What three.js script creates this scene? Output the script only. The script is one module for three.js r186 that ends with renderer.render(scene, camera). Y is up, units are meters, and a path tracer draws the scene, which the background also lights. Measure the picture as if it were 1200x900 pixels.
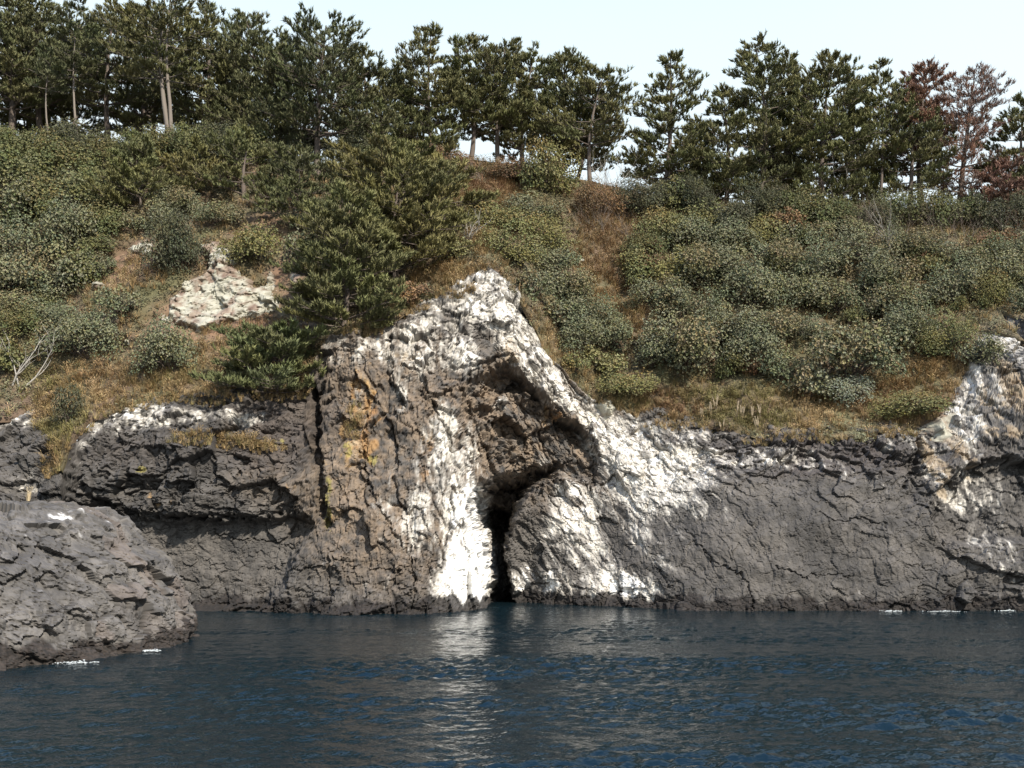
import * as THREE from 'three';
import { mergeGeometries } from 'three/addons/utils/BufferGeometryUtils.js';

// ---------------------------------------------------------------- camera, sky, sun, exposure
const F = 1086, PITCH = Math.atan(173 / F), EYE = 6;          // focal length in photo pixels, pitch up, deck height
const scene = new THREE.Scene();
const camera = new THREE.PerspectiveCamera(2 * Math.atan(450 / F) * 180 / Math.PI, 4 / 3, 0.5, 6000);
camera.position.set(0, EYE, 0);
camera.rotation.set(PITCH, 0, 0);
const renderer = new THREE.WebGLRenderer({ antialias: true });
renderer.toneMapping = THREE.LinearToneMapping;
renderer.toneMappingExposure = 1.55;
renderer.shadowMap.enabled = true;

{ // hazy daylight: whitish low down, blue overhead
  const w = 512, h = 256, data = new Float32Array(w * h * 4);
  const lo = [0.76, 0.785, 0.79], mid = [0.55, 0.675, 0.745], hi = [0.10, 0.27, 0.78];
  for (let j = 0; j < h; j++) {
    const el = ((j + 0.5) / h - 0.5) * 180, t = Math.max(0, el) / 90;
    for (let i = 0; i < w; i++) {
      const k = (j * w + i) * 4;
      const a = Math.min(1, t / 0.36), b = Math.max(0, Math.min(1, (t - 0.3) / 0.5)), bs = b * b * (3 - 2 * b);
      const az = (i / w) * 2 * Math.PI, er = el * Math.PI / 180, dx = Math.cos(er) * Math.cos(az), dy = Math.sin(er), dz = Math.cos(er) * Math.sin(az); let n = 0.5 * Math.sin(dx * 3.1 + 2 * Math.sin(dz * 2.3 + dy * 4)) + 0.3 * Math.sin(dz * 5.3 + dy * 9 + 1.7 * Math.sin(dx * 4.1)) + 0.2 * Math.sin(dx * 9 + dz * 7 + dy * 15); n = 0.5 + 0.5 * n;
      for (let c = 0; c < 3; c++) { const v = (lo[c] + (mid[c] - lo[c]) * a) * (1 - bs) + hi[c] * bs; data[k + c] = v + (0.76 - v) * 0.32 * n * n * (1 - 0.8 * bs); } // thin high haze
      data[k + 3] = 1;
    }
  }
  const sky = new THREE.DataTexture(data, w, h, THREE.RGBAFormat, THREE.FloatType);
  sky.mapping = THREE.EquirectangularReflectionMapping;
  sky.magFilter = THREE.LinearFilter; sky.minFilter = THREE.LinearFilter; sky.needsUpdate = true;
  scene.background = sky; scene.environment = sky;
}
const sun = new THREE.DirectionalLight(new THREE.Color().setRGB(1, 0.92, 0.79), 5.0);
sun.position.set(54, 92, 2); sun.target.position.set(0, 12, -80);
sun.castShadow = true; sun.shadow.radius = 3;
Object.assign(sun.shadow.camera, { left: -80, right: 80, top: 70, bottom: -70, near: 1, far: 400 });
sun.shadow.mapSize.set(4096, 4096);
scene.add(sun, sun.target);

// ---------------------------------------------------------------- helpers
function rng(seed) { let a = seed >>> 0; return () => { a = (a + 0x6D2B79F5) | 0; let t = Math.imul(a ^ (a >>> 15), 1 | a); t = (t + Math.imul(t ^ (t >>> 7), 61 | t)) ^ t; return ((t ^ (t >>> 14)) >>> 0) / 4294967296; }; }
const perm = new Uint8Array(512); { const r = rng(77), p = [...Array(256).keys()]; for (let i = 255; i > 0; i--) { const j = Math.floor(r() * (i + 1)); [p[i], p[j]] = [p[j], p[i]]; } for (let i = 0; i < 512; i++) perm[i] = p[i & 255]; }
const fade = t => t * t * t * (t * (t * 6 - 15) + 10);
function grad(h, x, y, z) { h &= 15; const u = h < 8 ? x : y, v = h < 4 ? y : (h === 12 || h === 14) ? x : z; return ((h & 1) ? -u : u) + ((h & 2) ? -v : v); }
function noise(x, y, z = 0) {
  const X0 = Math.floor(x), Y0 = Math.floor(y), Z0 = Math.floor(z), X = X0 & 255, Y = Y0 & 255, Z = Z0 & 255; x -= X0; y -= Y0; z -= Z0;
  const u = fade(x), v = fade(y), w = fade(z), A = perm[X] + Y, AA = perm[A] + Z, AB = perm[A + 1] + Z, B = perm[X + 1] + Y, BA = perm[B] + Z, BB = perm[B + 1] + Z;
  const L = (t, a, b) => a + t * (b - a);
  return L(w, L(v, L(u, grad(perm[AA], x, y, z), grad(perm[BA], x - 1, y, z)), L(u, grad(perm[AB], x, y - 1, z), grad(perm[BB], x - 1, y - 1, z))),
    L(v, L(u, grad(perm[AA + 1], x, y, z - 1), grad(perm[BA + 1], x - 1, y, z - 1)), L(u, grad(perm[AB + 1], x, y - 1, z - 1), grad(perm[BB + 1], x - 1, y - 1, z - 1))));
}
function fbm(x, y, z = 0, o = 4) { let s = 0, a = 0.5; for (let i = 0; i < o; i++) { s += a * noise(x, y, z); x = x * 2.03 + 7.1; y = y * 2.03 + 3.7; z = z * 2.03 + 1.3; a *= 0.5; } return s; }
const smooth = (a, b, x) => { const t = Math.max(0, Math.min(1, (x - a) / (b - a))); return t * t * (3 - 2 * t); };
const clamp01 = x => Math.max(0, Math.min(1, x)), mixn = (a, b, t) => a + (b - a) * t;
const mix3 = (a, b, t) => [a[0] + (b[0] - a[0]) * t, a[1] + (b[1] - a[1]) * t, a[2] + (b[2] - a[2]) * t];
function h3(x, y, z, k) { let n = Math.imul(x, 374761393) ^ Math.imul(y, 668265263) ^ Math.imul(z, 2147483647 - 58) ^ Math.imul(k, 1274126177); n = Math.imul(n ^ (n >>> 13), 1274126177); n = Math.imul(n ^ (n >>> 16), 2246822519); return ((n ^ (n >>> 15)) >>> 0) / 4294967296; }
// broken facets: every cell is a tilted plane with a step to its neighbours; edge is the distance to the joint
const fo = { h: 0, edge: 0, id: 0 };
function facet(x, y, z, tilt) {
  const X = Math.floor(x), Y = Math.floor(y), Z = Math.floor(z); let d1 = 9, d2 = 9, bx = 0, by = 0, bz = 0, cx = 0, cy = 0, cz = 0;
  for (let i = -1; i < 2; i++) for (let j = -1; j < 2; j++) for (let k = -1; k < 2; k++) {
    const a = X + i, b = Y + j, c = Z + k, px = a + h3(a, b, c, 1), py = b + h3(a, b, c, 2), pz = c + h3(a, b, c, 3);
    const d = (px - x) * (px - x) + (py - y) * (py - y) + (pz - z) * (pz - z);
    if (d < d1) { d2 = d1; d1 = d; bx = px; by = py; bz = pz; cx = a; cy = b; cz = c; } else if (d < d2) d2 = d;
  }
  const r = h3(cx, cy, cz, 4);
  fo.h = (r - 0.5) + tilt * ((h3(cx, cy, cz, 5) - 0.5) * (x - bx) + (h3(cx, cy, cz, 6) - 0.5) * (y - by) + (h3(cx, cy, cz, 7) - 0.5) * (z - bz)) * 2;
  fo.edge = Math.sqrt(d2) - Math.sqrt(d1); fo.id = h3(cx, cy, cz, 8);
  return fo;
}
// a photo pixel and a depth (metres along -z) give a point
const CP = Math.cos(PITCH), SP = Math.sin(PITCH);
function ray(px, py) { const a = 450 - py; return [(px - 600), F * SP + a * CP, F * CP - a * SP]; }
function at(px, py, D) { const [x, y, z] = ray(px, py), s = D / z; return new THREE.Vector3(x * s, EYE + y * s, -D); }
function waterD(px, py) { const r = ray(px, py); return -EYE * r[2] / r[1]; }

const numbers = {};
function numbered(n) { const k = numbers[n] = (numbers[n] ?? -1) + 1; return k ? `${n}_${String(k).padStart(3, '0')}` : n; }
function tag(o, label, category, group, kind) { Object.assign(o.userData, { label }); if (category) o.userData.category = category; if (group) o.userData.group = group; if (kind) o.userData.kind = kind; return o; }
function mesh(name, geo, mat, parent, top = false) { const m = new THREE.Mesh(geo, mat); m.name = top ? numbered(name) : name; m.castShadow = m.receiveShadow = true; (parent || scene).add(m); return m; }
function thing(name, pos, label, category, group) { const g = new THREE.Group(); g.name = numbered(name); g.position.copy(pos); scene.add(g); tag(g, label, category, group); return g; }
class Tris { // a pile of triangles with one colour per triangle
  constructor() { this.p = []; this.c = []; }
  tri(a, b, c, col) { this.p.push(a[0], a[1], a[2], b[0], b[1], b[2], c[0], c[1], c[2]); for (let i = 0; i < 3; i++) this.c.push(col[0], col[1], col[2]); }
  geo() { const g = new THREE.BufferGeometry(); g.setAttribute('position', new THREE.Float32BufferAttribute(this.p, 3)); g.setAttribute('color', new THREE.Float32BufferAttribute(this.c, 3)); g.computeVertexNormals(); return g; }
}
// tapered tube through points
function limb(pts, radii, sides, rnd) {
  const pos = [], idx = []; const up = new THREE.Vector3(0, 0, 1);
  pts.forEach((p, i) => {
    const t = (pts[Math.min(i + 1, pts.length - 1)].clone().sub(pts[Math.max(i - 1, 0)])).normalize();
    const a = new THREE.Vector3().crossVectors(t, Math.abs(t.z) > 0.9 ? new THREE.Vector3(1, 0, 0) : up).normalize(), b = new THREE.Vector3().crossVectors(t, a);
    for (let k = 0; k < sides; k++) { const w = k / sides * Math.PI * 2, r = radii[i] * (rnd ? 0.88 + 0.24 * rnd() : 1); pos.push(p.x + (a.x * Math.cos(w) + b.x * Math.sin(w)) * r, p.y + (a.y * Math.cos(w) + b.y * Math.sin(w)) * r, p.z + (a.z * Math.cos(w) + b.z * Math.sin(w)) * r); }
    if (i) for (let k = 0; k < sides; k++) { const A = (i - 1) * sides + k, B = (i - 1) * sides + (k + 1) % sides; idx.push(A, B, A + sides, B, B + sides, A + sides); }
  });
  const g = new THREE.BufferGeometry(); g.setAttribute('position', new THREE.Float32BufferAttribute(pos, 3)); g.setIndex(idx); g.computeVertexNormals(); return g;
}
const vc = (rough, extra = {}) => new THREE.MeshStandardMaterial({ vertexColors: true, roughness: rough, side: THREE.DoubleSide, ...extra });
const M = {
  rock: vc(0.88, { flatShading: true }), soil: vc(0.95), needle: vc(0.8), leaf: vc(0.72), grass: vc(0.8),
  bark: new THREE.MeshStandardMaterial({ color: new THREE.Color().setRGB(0.115, 0.092, 0.078), roughness: 0.95 }),
  paleBark: new THREE.MeshStandardMaterial({ color: new THREE.Color().setRGB(0.175, 0.15, 0.13), roughness: 0.95 }),
  deadWood: new THREE.MeshStandardMaterial({ color: new THREE.Color().setRGB(0.33, 0.31, 0.28), roughness: 0.95 }),
  twig: new THREE.MeshStandardMaterial({ color: new THREE.Color().setRGB(0.15, 0.12, 0.10), roughness: 0.95 }),
  foam: new THREE.MeshStandardMaterial({ color: new THREE.Color().setRGB(0.42, 0.45, 0.46), roughness: 0.8 }),
};

// ---------------------------------------------------------------- the shape of the coast: depth D(x, y), a smooth sheet through points read off the photograph
const cols = { // photo x: [waterline y, [photo y, depth] ...]
  '-170': [717, [600, 73.5], [560, 74], [480, 79], [380, 85], [280, 92], [175, 100]],
  '0': [717, [600, 73], [560, 74], [490, 78], [400, 84], [300, 91], [175, 100]],
  '100': [717, [600, 73], [560, 73.3], [490, 76], [430, 81], [350, 86], [260, 93], [180, 100]],
  '200': [717, [600, 72.6], [540, 73], [470, 76], [400, 81], [340, 84], [260, 92], [185, 100]],
  '300': [718, [600, 72.6], [540, 73.5], [465, 76], [400, 81], [340, 84.5], [260, 91], [195, 99.5]],
  '360': [719, [600, 72.4], [540, 73.4], [460, 76], [400, 79.5], [300, 88], [210, 98]],
  '400': [720, [640, 70.8], [560, 72.0], [480, 74], [400, 76], [330, 84], [250, 91.5], [195, 99.5]],
  '470': [720, [640, 70.6], [560, 71.6], [480, 73.6], [390, 76], [350, 79], [280, 88], [190, 99]],
  '530': [718, [640, 71.5], [560, 72.6], [480, 74.4], [400, 76], [335, 78], [270, 87], [190, 99]],
  '560': [714, [640, 73], [560, 74.4], [480, 76], [400, 77], [325, 78.5], [270, 87]],
  '600': [707, [640, 79.5], [560, 79], [480, 78.5], [420, 78.6], [345, 79.6], [270, 90], [195, 99.5]],
  '650': [708.5, [640, 79.4], [560, 80], [480, 80.6], [430, 81.6], [340, 87], [270, 92.5], [200, 100]],
  '700': [710, [640, 79], [560, 80.4], [475, 82.6], [400, 86.5], [300, 92.5], [215, 100.5]],
  '760': [713, [640, 76.8], [560, 79], [492, 82], [400, 87], [300, 93], [225, 101]],
  '850': [716, [640, 73.8], [560, 75.5], [506, 79], [480, 81.5], [400, 86.5], [320, 91.5], [238, 101]],
  '950': [716, [640, 73.4], [560, 74.8], [512, 78.2], [480, 81], [400, 86.5], [320, 91.5], [243, 101]],
  '1050': [716, [640, 73.4], [560, 74.6], [508, 78], [470, 81], [400, 86], [320, 91.5], [246, 101]],
  '1130': [716, [640, 73.6], [560, 74.8], [490, 77], [440, 80], [360, 88], [300, 93], [250, 101]],
  '1200': [716, [640, 73.4], [560, 74.5], [470, 76.5], [400, 79], [350, 87], [300, 93], [255, 101]],
  '1370': [716, [600, 74], [500, 77.5], [420, 82], [340, 89], [255, 101]],
};
const ctl = [];
for (const [px, [wy, ...rest]] of Object.entries(cols)) {
  const w = at(+px, wy, waterD(+px, wy)); ctl.push([w.x, 0, -w.z], [w.x, -2.5, -w.z - 0.8]);
  for (const [py, D] of rest) { const p = at(+px, py, D); ctl.push([p.x, p.y, D]); }
}
const tps = (() => {
  const n = ctl.length, N = n + 3, A = [], b = []; const phi = r2 => r2 < 1e-9 ? 0 : r2 * Math.log(r2) * 0.5;
  for (let i = 0; i < N; i++) { A.push(new Float64Array(N)); b.push(0); }
  for (let i = 0; i < n; i++) { for (let j = 0; j < n; j++) { const dx = ctl[i][0] - ctl[j][0], dy = ctl[i][1] - ctl[j][1]; A[i][j] = phi(dx * dx + dy * dy) + (i === j ? 0.6 : 0); } A[i][n] = A[n][i] = 1; A[i][n + 1] = A[n + 1][i] = ctl[i][0]; A[i][n + 2] = A[n + 2][i] = ctl[i][1]; b[i] = ctl[i][2]; }
  for (let c = 0; c < N; c++) { let p = c; for (let r = c + 1; r < N; r++) if (Math.abs(A[r][c]) > Math.abs(A[p][c])) p = r; [A[c], A[p]] = [A[p], A[c]]; [b[c], b[p]] = [b[p], b[c]]; for (let r = c + 1; r < N; r++) { const f = A[r][c] / A[c][c]; if (f) { for (let k = c; k < N; k++) A[r][k] -= f * A[c][k]; b[r] -= f * b[c]; } } }
  const w = new Float64Array(N); for (let r = N - 1; r >= 0; r--) { let s = b[r]; for (let k = r + 1; k < N; k++) s -= A[r][k] * w[k]; w[r] = s / A[r][r]; }
  return (x, y) => { let s = w[n] + w[n + 1] * x + w[n + 2] * y; for (let i = 0; i < n; i++) { const dx = x - ctl[i][0], dy = y - ctl[i][1]; s += w[i] * phi(dx * dx + dy * dy); } return s; };
})();
// a coarse lookup of the sheet
const LX0 = -86, LX1 = 86, LY0 = -3, LY1 = 62, LS = 0.4, LNX = Math.ceil((LX1 - LX0) / LS) + 1, LNY = Math.ceil((LY1 - LY0) / LS) + 1, LUT = new Float32Array(LNX * LNY);
for (let j = 0; j < LNY; j++) for (let i = 0; i < LNX; i++) LUT[j * LNX + i] = tps(LX0 + i * LS, LY0 + j * LS);
function sheet(x, y) { let u = (x - LX0) / LS, v = (y - LY0) / LS; u = Math.max(0, Math.min(LNX - 1.001, u)); v = Math.max(0, Math.min(LNY - 1.001, v)); const i = Math.floor(u), j = Math.floor(v), a = u - i, b = v - j, k = j * LNX + i; return (LUT[k] * (1 - a) + LUT[k + 1] * a) * (1 - b) + (LUT[k + LNX] * (1 - a) + LUT[k + LNX + 1] * a) * b; }
function hit(px, py) { // where the sight line of a pixel meets the sheet
  const r = ray(px, py); let lo = 55;
  for (let D = 55; D < 130; D += 0.4) { const s = D / r[2], x = r[0] * s, y = EYE + r[1] * s; if (D >= sheet(x, y)) { lo = D; break; } lo = D; }
  let a = lo - 0.4, b = lo; for (let i = 0; i < 18; i++) { const m = (a + b) / 2, s = m / r[2]; if (m >= sheet(r[0] * s, EYE + r[1] * s)) b = m; else a = m; }
  return at(px, py, b);
}
const curve = list => { const p = list.map(([px, py]) => hit(px, py)).sort((a, b) => a.x - b.x); return x => { if (x <= p[0].x) return p[0].y; for (let i = 1; i < p.length; i++) if (x <= p[i].x) { const t = (x - p[i - 1].x) / Math.max(1e-6, p[i].x - p[i - 1].x); return mixn(p[i - 1].y, p[i].y, t); } return p[p.length - 1].y; }; };
const rimY = curve([[-170, 500], [0, 492], [30, 488], [60, 520], [72, 556], [90, 515], [110, 490], [180, 470], [240, 466], [300, 458], [360, 452], [380, 415], [395, 390], [450, 383], [480, 360], [530, 338], [550, 320], [580, 322], [605, 345], [628, 385], [645, 425], [675, 450], [700, 470], [720, 478], [745, 485], [790, 492], [850, 500], [900, 512], [960, 518], [1010, 516], [1060, 505], [1090, 490], [1115, 465], [1140, 430], [1150, 385], [1165, 365], [1185, 385], [1205, 400], [1260, 430], [1370, 440]]);
const crestY = curve([[-170, 168], [0, 168], [100, 172], [200, 178], [300, 188], [370, 195], [450, 190], [540, 186], [600, 192], [700, 216], [800, 234], [950, 241], [1100, 246], [1200, 252], [1370, 255]]);
function region(px, py, rx, ry, rot = 0, s = 1) { const c = hit(px, py), k = -c.z / F; return { x: c.x, y: c.y, a: rx * k, b: ry * k, c: Math.cos(rot * Math.PI / 180), s: Math.sin(rot * Math.PI / 180), w: s }; }
function inRegion(r, x, y) { const dx = x - r.x, dy = y - r.y; if (Math.abs(dx) > 1.6 * (r.a + r.b) || Math.abs(dy) > 1.6 * (r.a + r.b)) return 0; const u = (dx * r.c + dy * r.s) / r.a, v = (-dx * r.s + dy * r.c) / r.b; const d = u * u + v * v; return d > 2.2 ? 0 : r.w * (1 - smooth(0.25, 2.2, d)); }
function poly(list) { return list.map(([px, py]) => { const p = hit(px, py); return [p.x, p.y]; }); }
function sdPoly(P, x, y) { let d = 1e9, inside = false; for (let i = 0, j = P.length - 1; i < P.length; j = i++) { const [ax, ay] = P[j], [bx, by] = P[i], ex = bx - ax, ey = by - ay, t = clamp01(((x - ax) * ex + (y - ay) * ey) / (ex * ex + ey * ey)), qx = x - ax - ex * t, qy = y - ay - ey * t; d = Math.min(d, qx * qx + qy * qy); if ((by > y) !== (ay > y) && x < (ax - bx) * (y - by) / (ay - by) + bx) inside = !inside; } return (inside ? 1 : -1) * Math.sqrt(d); }
function sdLine(P, x, y) { let d = 1e9; for (let i = 1; i < P.length; i++) { const [ax, ay] = P[i - 1], [bx, by] = P[i], ex = bx - ax, ey = by - ay, t = clamp01(((x - ax) * ex + (y - ay) * ey) / (ex * ex + ey * ey)), qx = x - ax - ex * t, qy = y - ay - ey * t; d = Math.min(d, qx * qx + qy * qy); } return Math.sqrt(d); }
const box = (P, m) => ({ P, x0: Math.min(...P.map(p => p[0])) - m, x1: Math.max(...P.map(p => p[0])) + m, y0: Math.min(...P.map(p => p[1])) - m, y1: Math.max(...P.map(p => p[1])) + m });

// hollows cut into the cliff: [outline, depth, width of the lip]
const hollows = [
  [[[556, 598], [549, 560], [538, 520], [533, 480], [548, 448], [572, 424], [600, 428], [628, 450], [652, 482], [688, 498], [704, 540], [698, 566], [660, 562], [622, 574], [604, 598], [590, 612], [572, 625]], 2.1, 0.7],
  [[[556, 462], [575, 430], [602, 436], [634, 468], [604, 456], [580, 462], [570, 478]], 1.7, 0.45],
  [[[542, 478], [560, 470], [572, 480], [556, 492]], 1.0, 0.4], [[[650, 486], [686, 500], [700, 540], [684, 520], [664, 512]], 1.2, 0.5],
  [[[546, 608], [551, 574], [575, 556], [620, 543], [672, 538], [652, 556], [628, 570], [612, 592], [602, 624], [575, 640], [560, 624]], 4.6, 0.8],
  [[[548, 606], [554, 574], [585, 560], [622, 556], [612, 580], [604, 600], [598, 645], [572, 645], [560, 624]], 6, 0.5],
  [[[554, 598], [575, 588], [600, 596], [594, 640], [598, 680], [608, 714], [572, 714], [574, 665], [566, 632]], 9, 0.45],
  [[[72, 578], [110, 582], [150, 596], [200, 604], [260, 602], [310, 602], [345, 592], [372, 612], [352, 640], [334, 690], [300, 722], [60, 722]], 2.0, 0.9],
  [[[1088, 606], [1098, 575], [1118, 552], [1150, 536], [1190, 532], [1240, 540], [1240, 650], [1190, 636], [1150, 640], [1110, 640]], 1.7, 0.8],
  [[[1068, 545], [1100, 548], [1082, 590], [1060, 600]], 0.7, 0.8],
].map(([p, d, w]) => ({ ...box(poly(p), 1.5), d, w }));
// clefts: [line, depth, half width]
const clefts = [
  [[[366, 452], [370, 480], [368, 520], [376, 560], [378, 600], [384, 615]], 1.6, 0.5],
  [[[236, 622], [268, 632], [300, 634], [340, 641]], 0.35, 0.13],
  [[[75, 575], [110, 586], [150, 600], [200, 606], [300, 605], [345, 592]], 0.7, 0.3],
  [[[385, 640], [384, 680], [388, 718]], 0.4, 0.18], [[[384, 640], [400, 662], [440, 668], [480, 664]], 0.3, 0.14], [[[480, 640], [484, 690], [482, 716]], 0.35, 0.15],
  [[[852, 664], [868, 672], [876, 690], [884, 714]], 0.35, 0.14], [[[910, 665], [940, 676], [968, 674], [998, 673]], 0.35, 0.12], [[[820, 640], [840, 662], [852, 664]], 0.3, 0.12],
  [[[760, 640], [775, 672], [786, 690]], 0.3, 0.13], [[[800, 620], [828, 645]], 0.25, 0.12], [[[960, 600], [985, 612], [1010, 606], [1040, 616]], 0.3, 0.13], [[[1060, 660], [1090, 668], [1120, 690]], 0.3, 0.13],
  [[[690, 500], [702, 545], [690, 580]], 0.7, 0.25], [[[640, 470], [655, 500], [700, 520]], 0.4, 0.2],
  [[[430, 470], [425, 540], [440, 590], [470, 640]], 0.4, 0.2], [[[455, 400], [452, 440], [470, 470]], 0.7, 0.4], [[[505, 470], [530, 520], [552, 560]], 0.4, 0.2],
  [[[1075, 500], [1078, 540], [1062, 570]], 0.8, 0.3], [[[955, 512], [985, 530], [1040, 540], [1070, 536]], 0.5, 0.25],
].map(([p, d, w]) => ({ ...box(poly(p), 1.2), d: w < 0.2 ? d * 0.8 : d, w: w < 0.2 ? w * 0.62 : w }));
// swellings and calm faces
const calm = [region(910, 640, 190, 70, 0, 1), region(220, 660, 130, 50, 0, 1), region(1150, 600, 60, 60, 0, 0.7), region(1000, 600, 90, 70, 0, 0.8), region(420, 560, 40, 120, 0, 0.35)];
const knobbly = [region(230, 575, 130, 30, 0, 1), region(615, 500, 75, 75, 0, 1.3), region(480, 450, 70, 60, 0, 0.5), region(980, 535, 90, 22, 0, 0.7)];
const sum = (R, x, y) => { let s = 0; for (const r of R) s += inRegion(r, x, y); return s; };
const peak = (R, x, y) => { let s = 0; for (const r of R) { const v = inRegion(r, x, y); if (v > s) s = v; } return s; };

// bird lime and other colours of the rock, where the photograph shows them
const lime = [[548, 630, 24, 80, 0, 1.2], [545, 680, 30, 34, 0, 1.3], [560, 670, 16, 45, 0, 1.3], [522, 545, 14, 60, 4, 1.0], [540, 520, 22, 30, 0, 0.9], [515, 495, 16, 26, 0, 0.8], [495, 555, 14, 55, 0, 0.72], [500, 620, 28, 50, 0, 0.6], [435, 690, 26, 12, 30, 0.5], [520, 690, 16, 26, 0, 0.8],
  [672, 588, 30, 32, 10, 1.0], [668, 630, 34, 30, -20, 0.9], [628, 682, 34, 20, 0, 1.1], [700, 660, 22, 36, 20, 0.8], [732, 686, 34, 16, -12, 1.1], [690, 690, 26, 16, 0, 0.7],
  [558, 350, 26, 28, 0, 1.0], [590, 370, 30, 50, 20, 0.95], [622, 415, 24, 44, 28, 0.95], [650, 455, 30, 20, -40, 0.95], [690, 478, 34, 18, -35, 0.95], [520, 395, 42, 40, 0, 0.8], [545, 420, 18, 30, 0, 0.9], [460, 410, 18, 40, 0, 0.68], [495, 365, 20, 26, 0, 0.7], [470, 470, 8, 26, 0, 0.75], [395, 410, 14, 24, 0, 0.6], [440, 402, 40, 22, 0, 0.62], [485, 425, 26, 40, 0, 0.66], [420, 440, 10, 30, 0, 0.6], [560, 328, 34, 14, 0, 0.95], [604, 350, 16, 24, 20, 0.9], [640, 408, 14, 26, 30, 0.9], [510, 350, 30, 14, 0, 0.8], [450, 560, 14, 50, 0, 0.45], [470, 610, 30, 40, 0, 0.5],
  [725, 512, 46, 30, -35, 1.0], [750, 530, 60, 40, -35, 0.8], [790, 560, 60, 30, -30, 0.6], [760, 610, 30, 60, 25, 0.5], [745, 560, 22, 46, 24, 0.85], [775, 545, 50, 22, -25, 0.95], [735, 600, 14, 60, 22, 0.7], [790, 590, 36, 16, -15, 0.6], [820, 540, 50, 18, -10, 0.8], [800, 506, 40, 10, -10, 0.8], [870, 530, 50, 14, -6, 0.62], [930, 535, 50, 14, 0, 0.58], [1010, 560, 50, 12, -14, 0.45], [640, 540, 8, 10, 0, 0.8], [583, 470, 10, 9, 0, 0.9], [700, 610, 18, 30, 0, 0.8],
  [1162, 385, 26, 40, 0, 0.95], [1150, 460, 36, 50, 10, 0.62], [1110, 510, 26, 40, 24, 0.66], [1150, 580, 50, 36, 0, 0.42], [1140, 440, 20, 40, 20, 0.85], [1120, 490, 24, 40, 24, 0.95], [1085, 535, 14, 40, 24, 0.7], [1180, 410, 14, 34, 0, 0.8], [1170, 650, 28, 30, 30, 0.72], [1150, 575, 36, 26, 20, 0.5], [1040, 520, 20, 12, 0, 0.6],
  [160, 480, 34, 16, 0, 1.0], [210, 492, 60, 12, 0, 0.7], [112, 500, 10, 40, -12, 0.8], [150, 500, 50, 10, 0, 0.62], [230, 488, 40, 8, 0, 0.6], [290, 490, 26, 9, 0, 0.8], [270, 470, 30, 8, 0, 0.5], [20, 490, 24, 12, 0, 0.75], [30, 565, 24, 14, 0, 0.55]].map(a => region(...a));
const rust = [[420, 490, 26, 60, 0, 0.9], [430, 520, 14, 30, 0, 1], [505, 530, 14, 40, 0, 0.8], [470, 430, 18, 30, 0, 0.6], [480, 410, 10, 22, 0, 0.8], [600, 415, 10, 14, 0, 0.7], [645, 485, 14, 16, 0, 0.8], [560, 530, 24, 40, 0, 0.5], [1110, 530, 12, 36, 20, 0.6], [1185, 450, 12, 22, 0, 0.7], [200, 585, 40, 14, 0, 0.45], [400, 560, 26, 60, 0, 0.5], [350, 540, 30, 50, 0, 0.35]].map(a => region(...a));
const warm = [[470, 520, 120, 140, 0, 1], [620, 490, 110, 80, 0, 1], [430, 450, 80, 80, 0, 0.7], [330, 520, 60, 60, 0, 0.5], [660, 560, 60, 40, 0, 0.5]].map(a => region(...a));
const plum = [[960, 530, 160, 26, 0, 1], [330, 500, 60, 50, 0, 1], [220, 520, 150, 30, 0, 0.6], [880, 525, 60, 20, 0, 0.8]].map(a => region(...a));
const tan = [[1100, 545, 10, 42, 20, 1], [1122, 520, 9, 40, 20, 0.9], [1185, 450, 12, 36, 0, 1.1], [1165, 470, 12, 20, 0, 0.8], [1175, 506, 26, 9, 0, 0.8], [470, 415, 10, 20, 0, 0.7], [600, 412, 9, 16, 0, 0.8], [420, 500, 14, 40, 0, 0.6]].map(a => region(...a));
const yellowMoss = [[384, 590, 5, 34, 0, 1], [408, 528, 6, 9, 0, 1], [435, 538, 6, 8, 0, 1], [310, 520, 22, 6, 0, 0.8], [165, 550, 6, 4, 0, 1]].map(a => region(...a));

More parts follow.
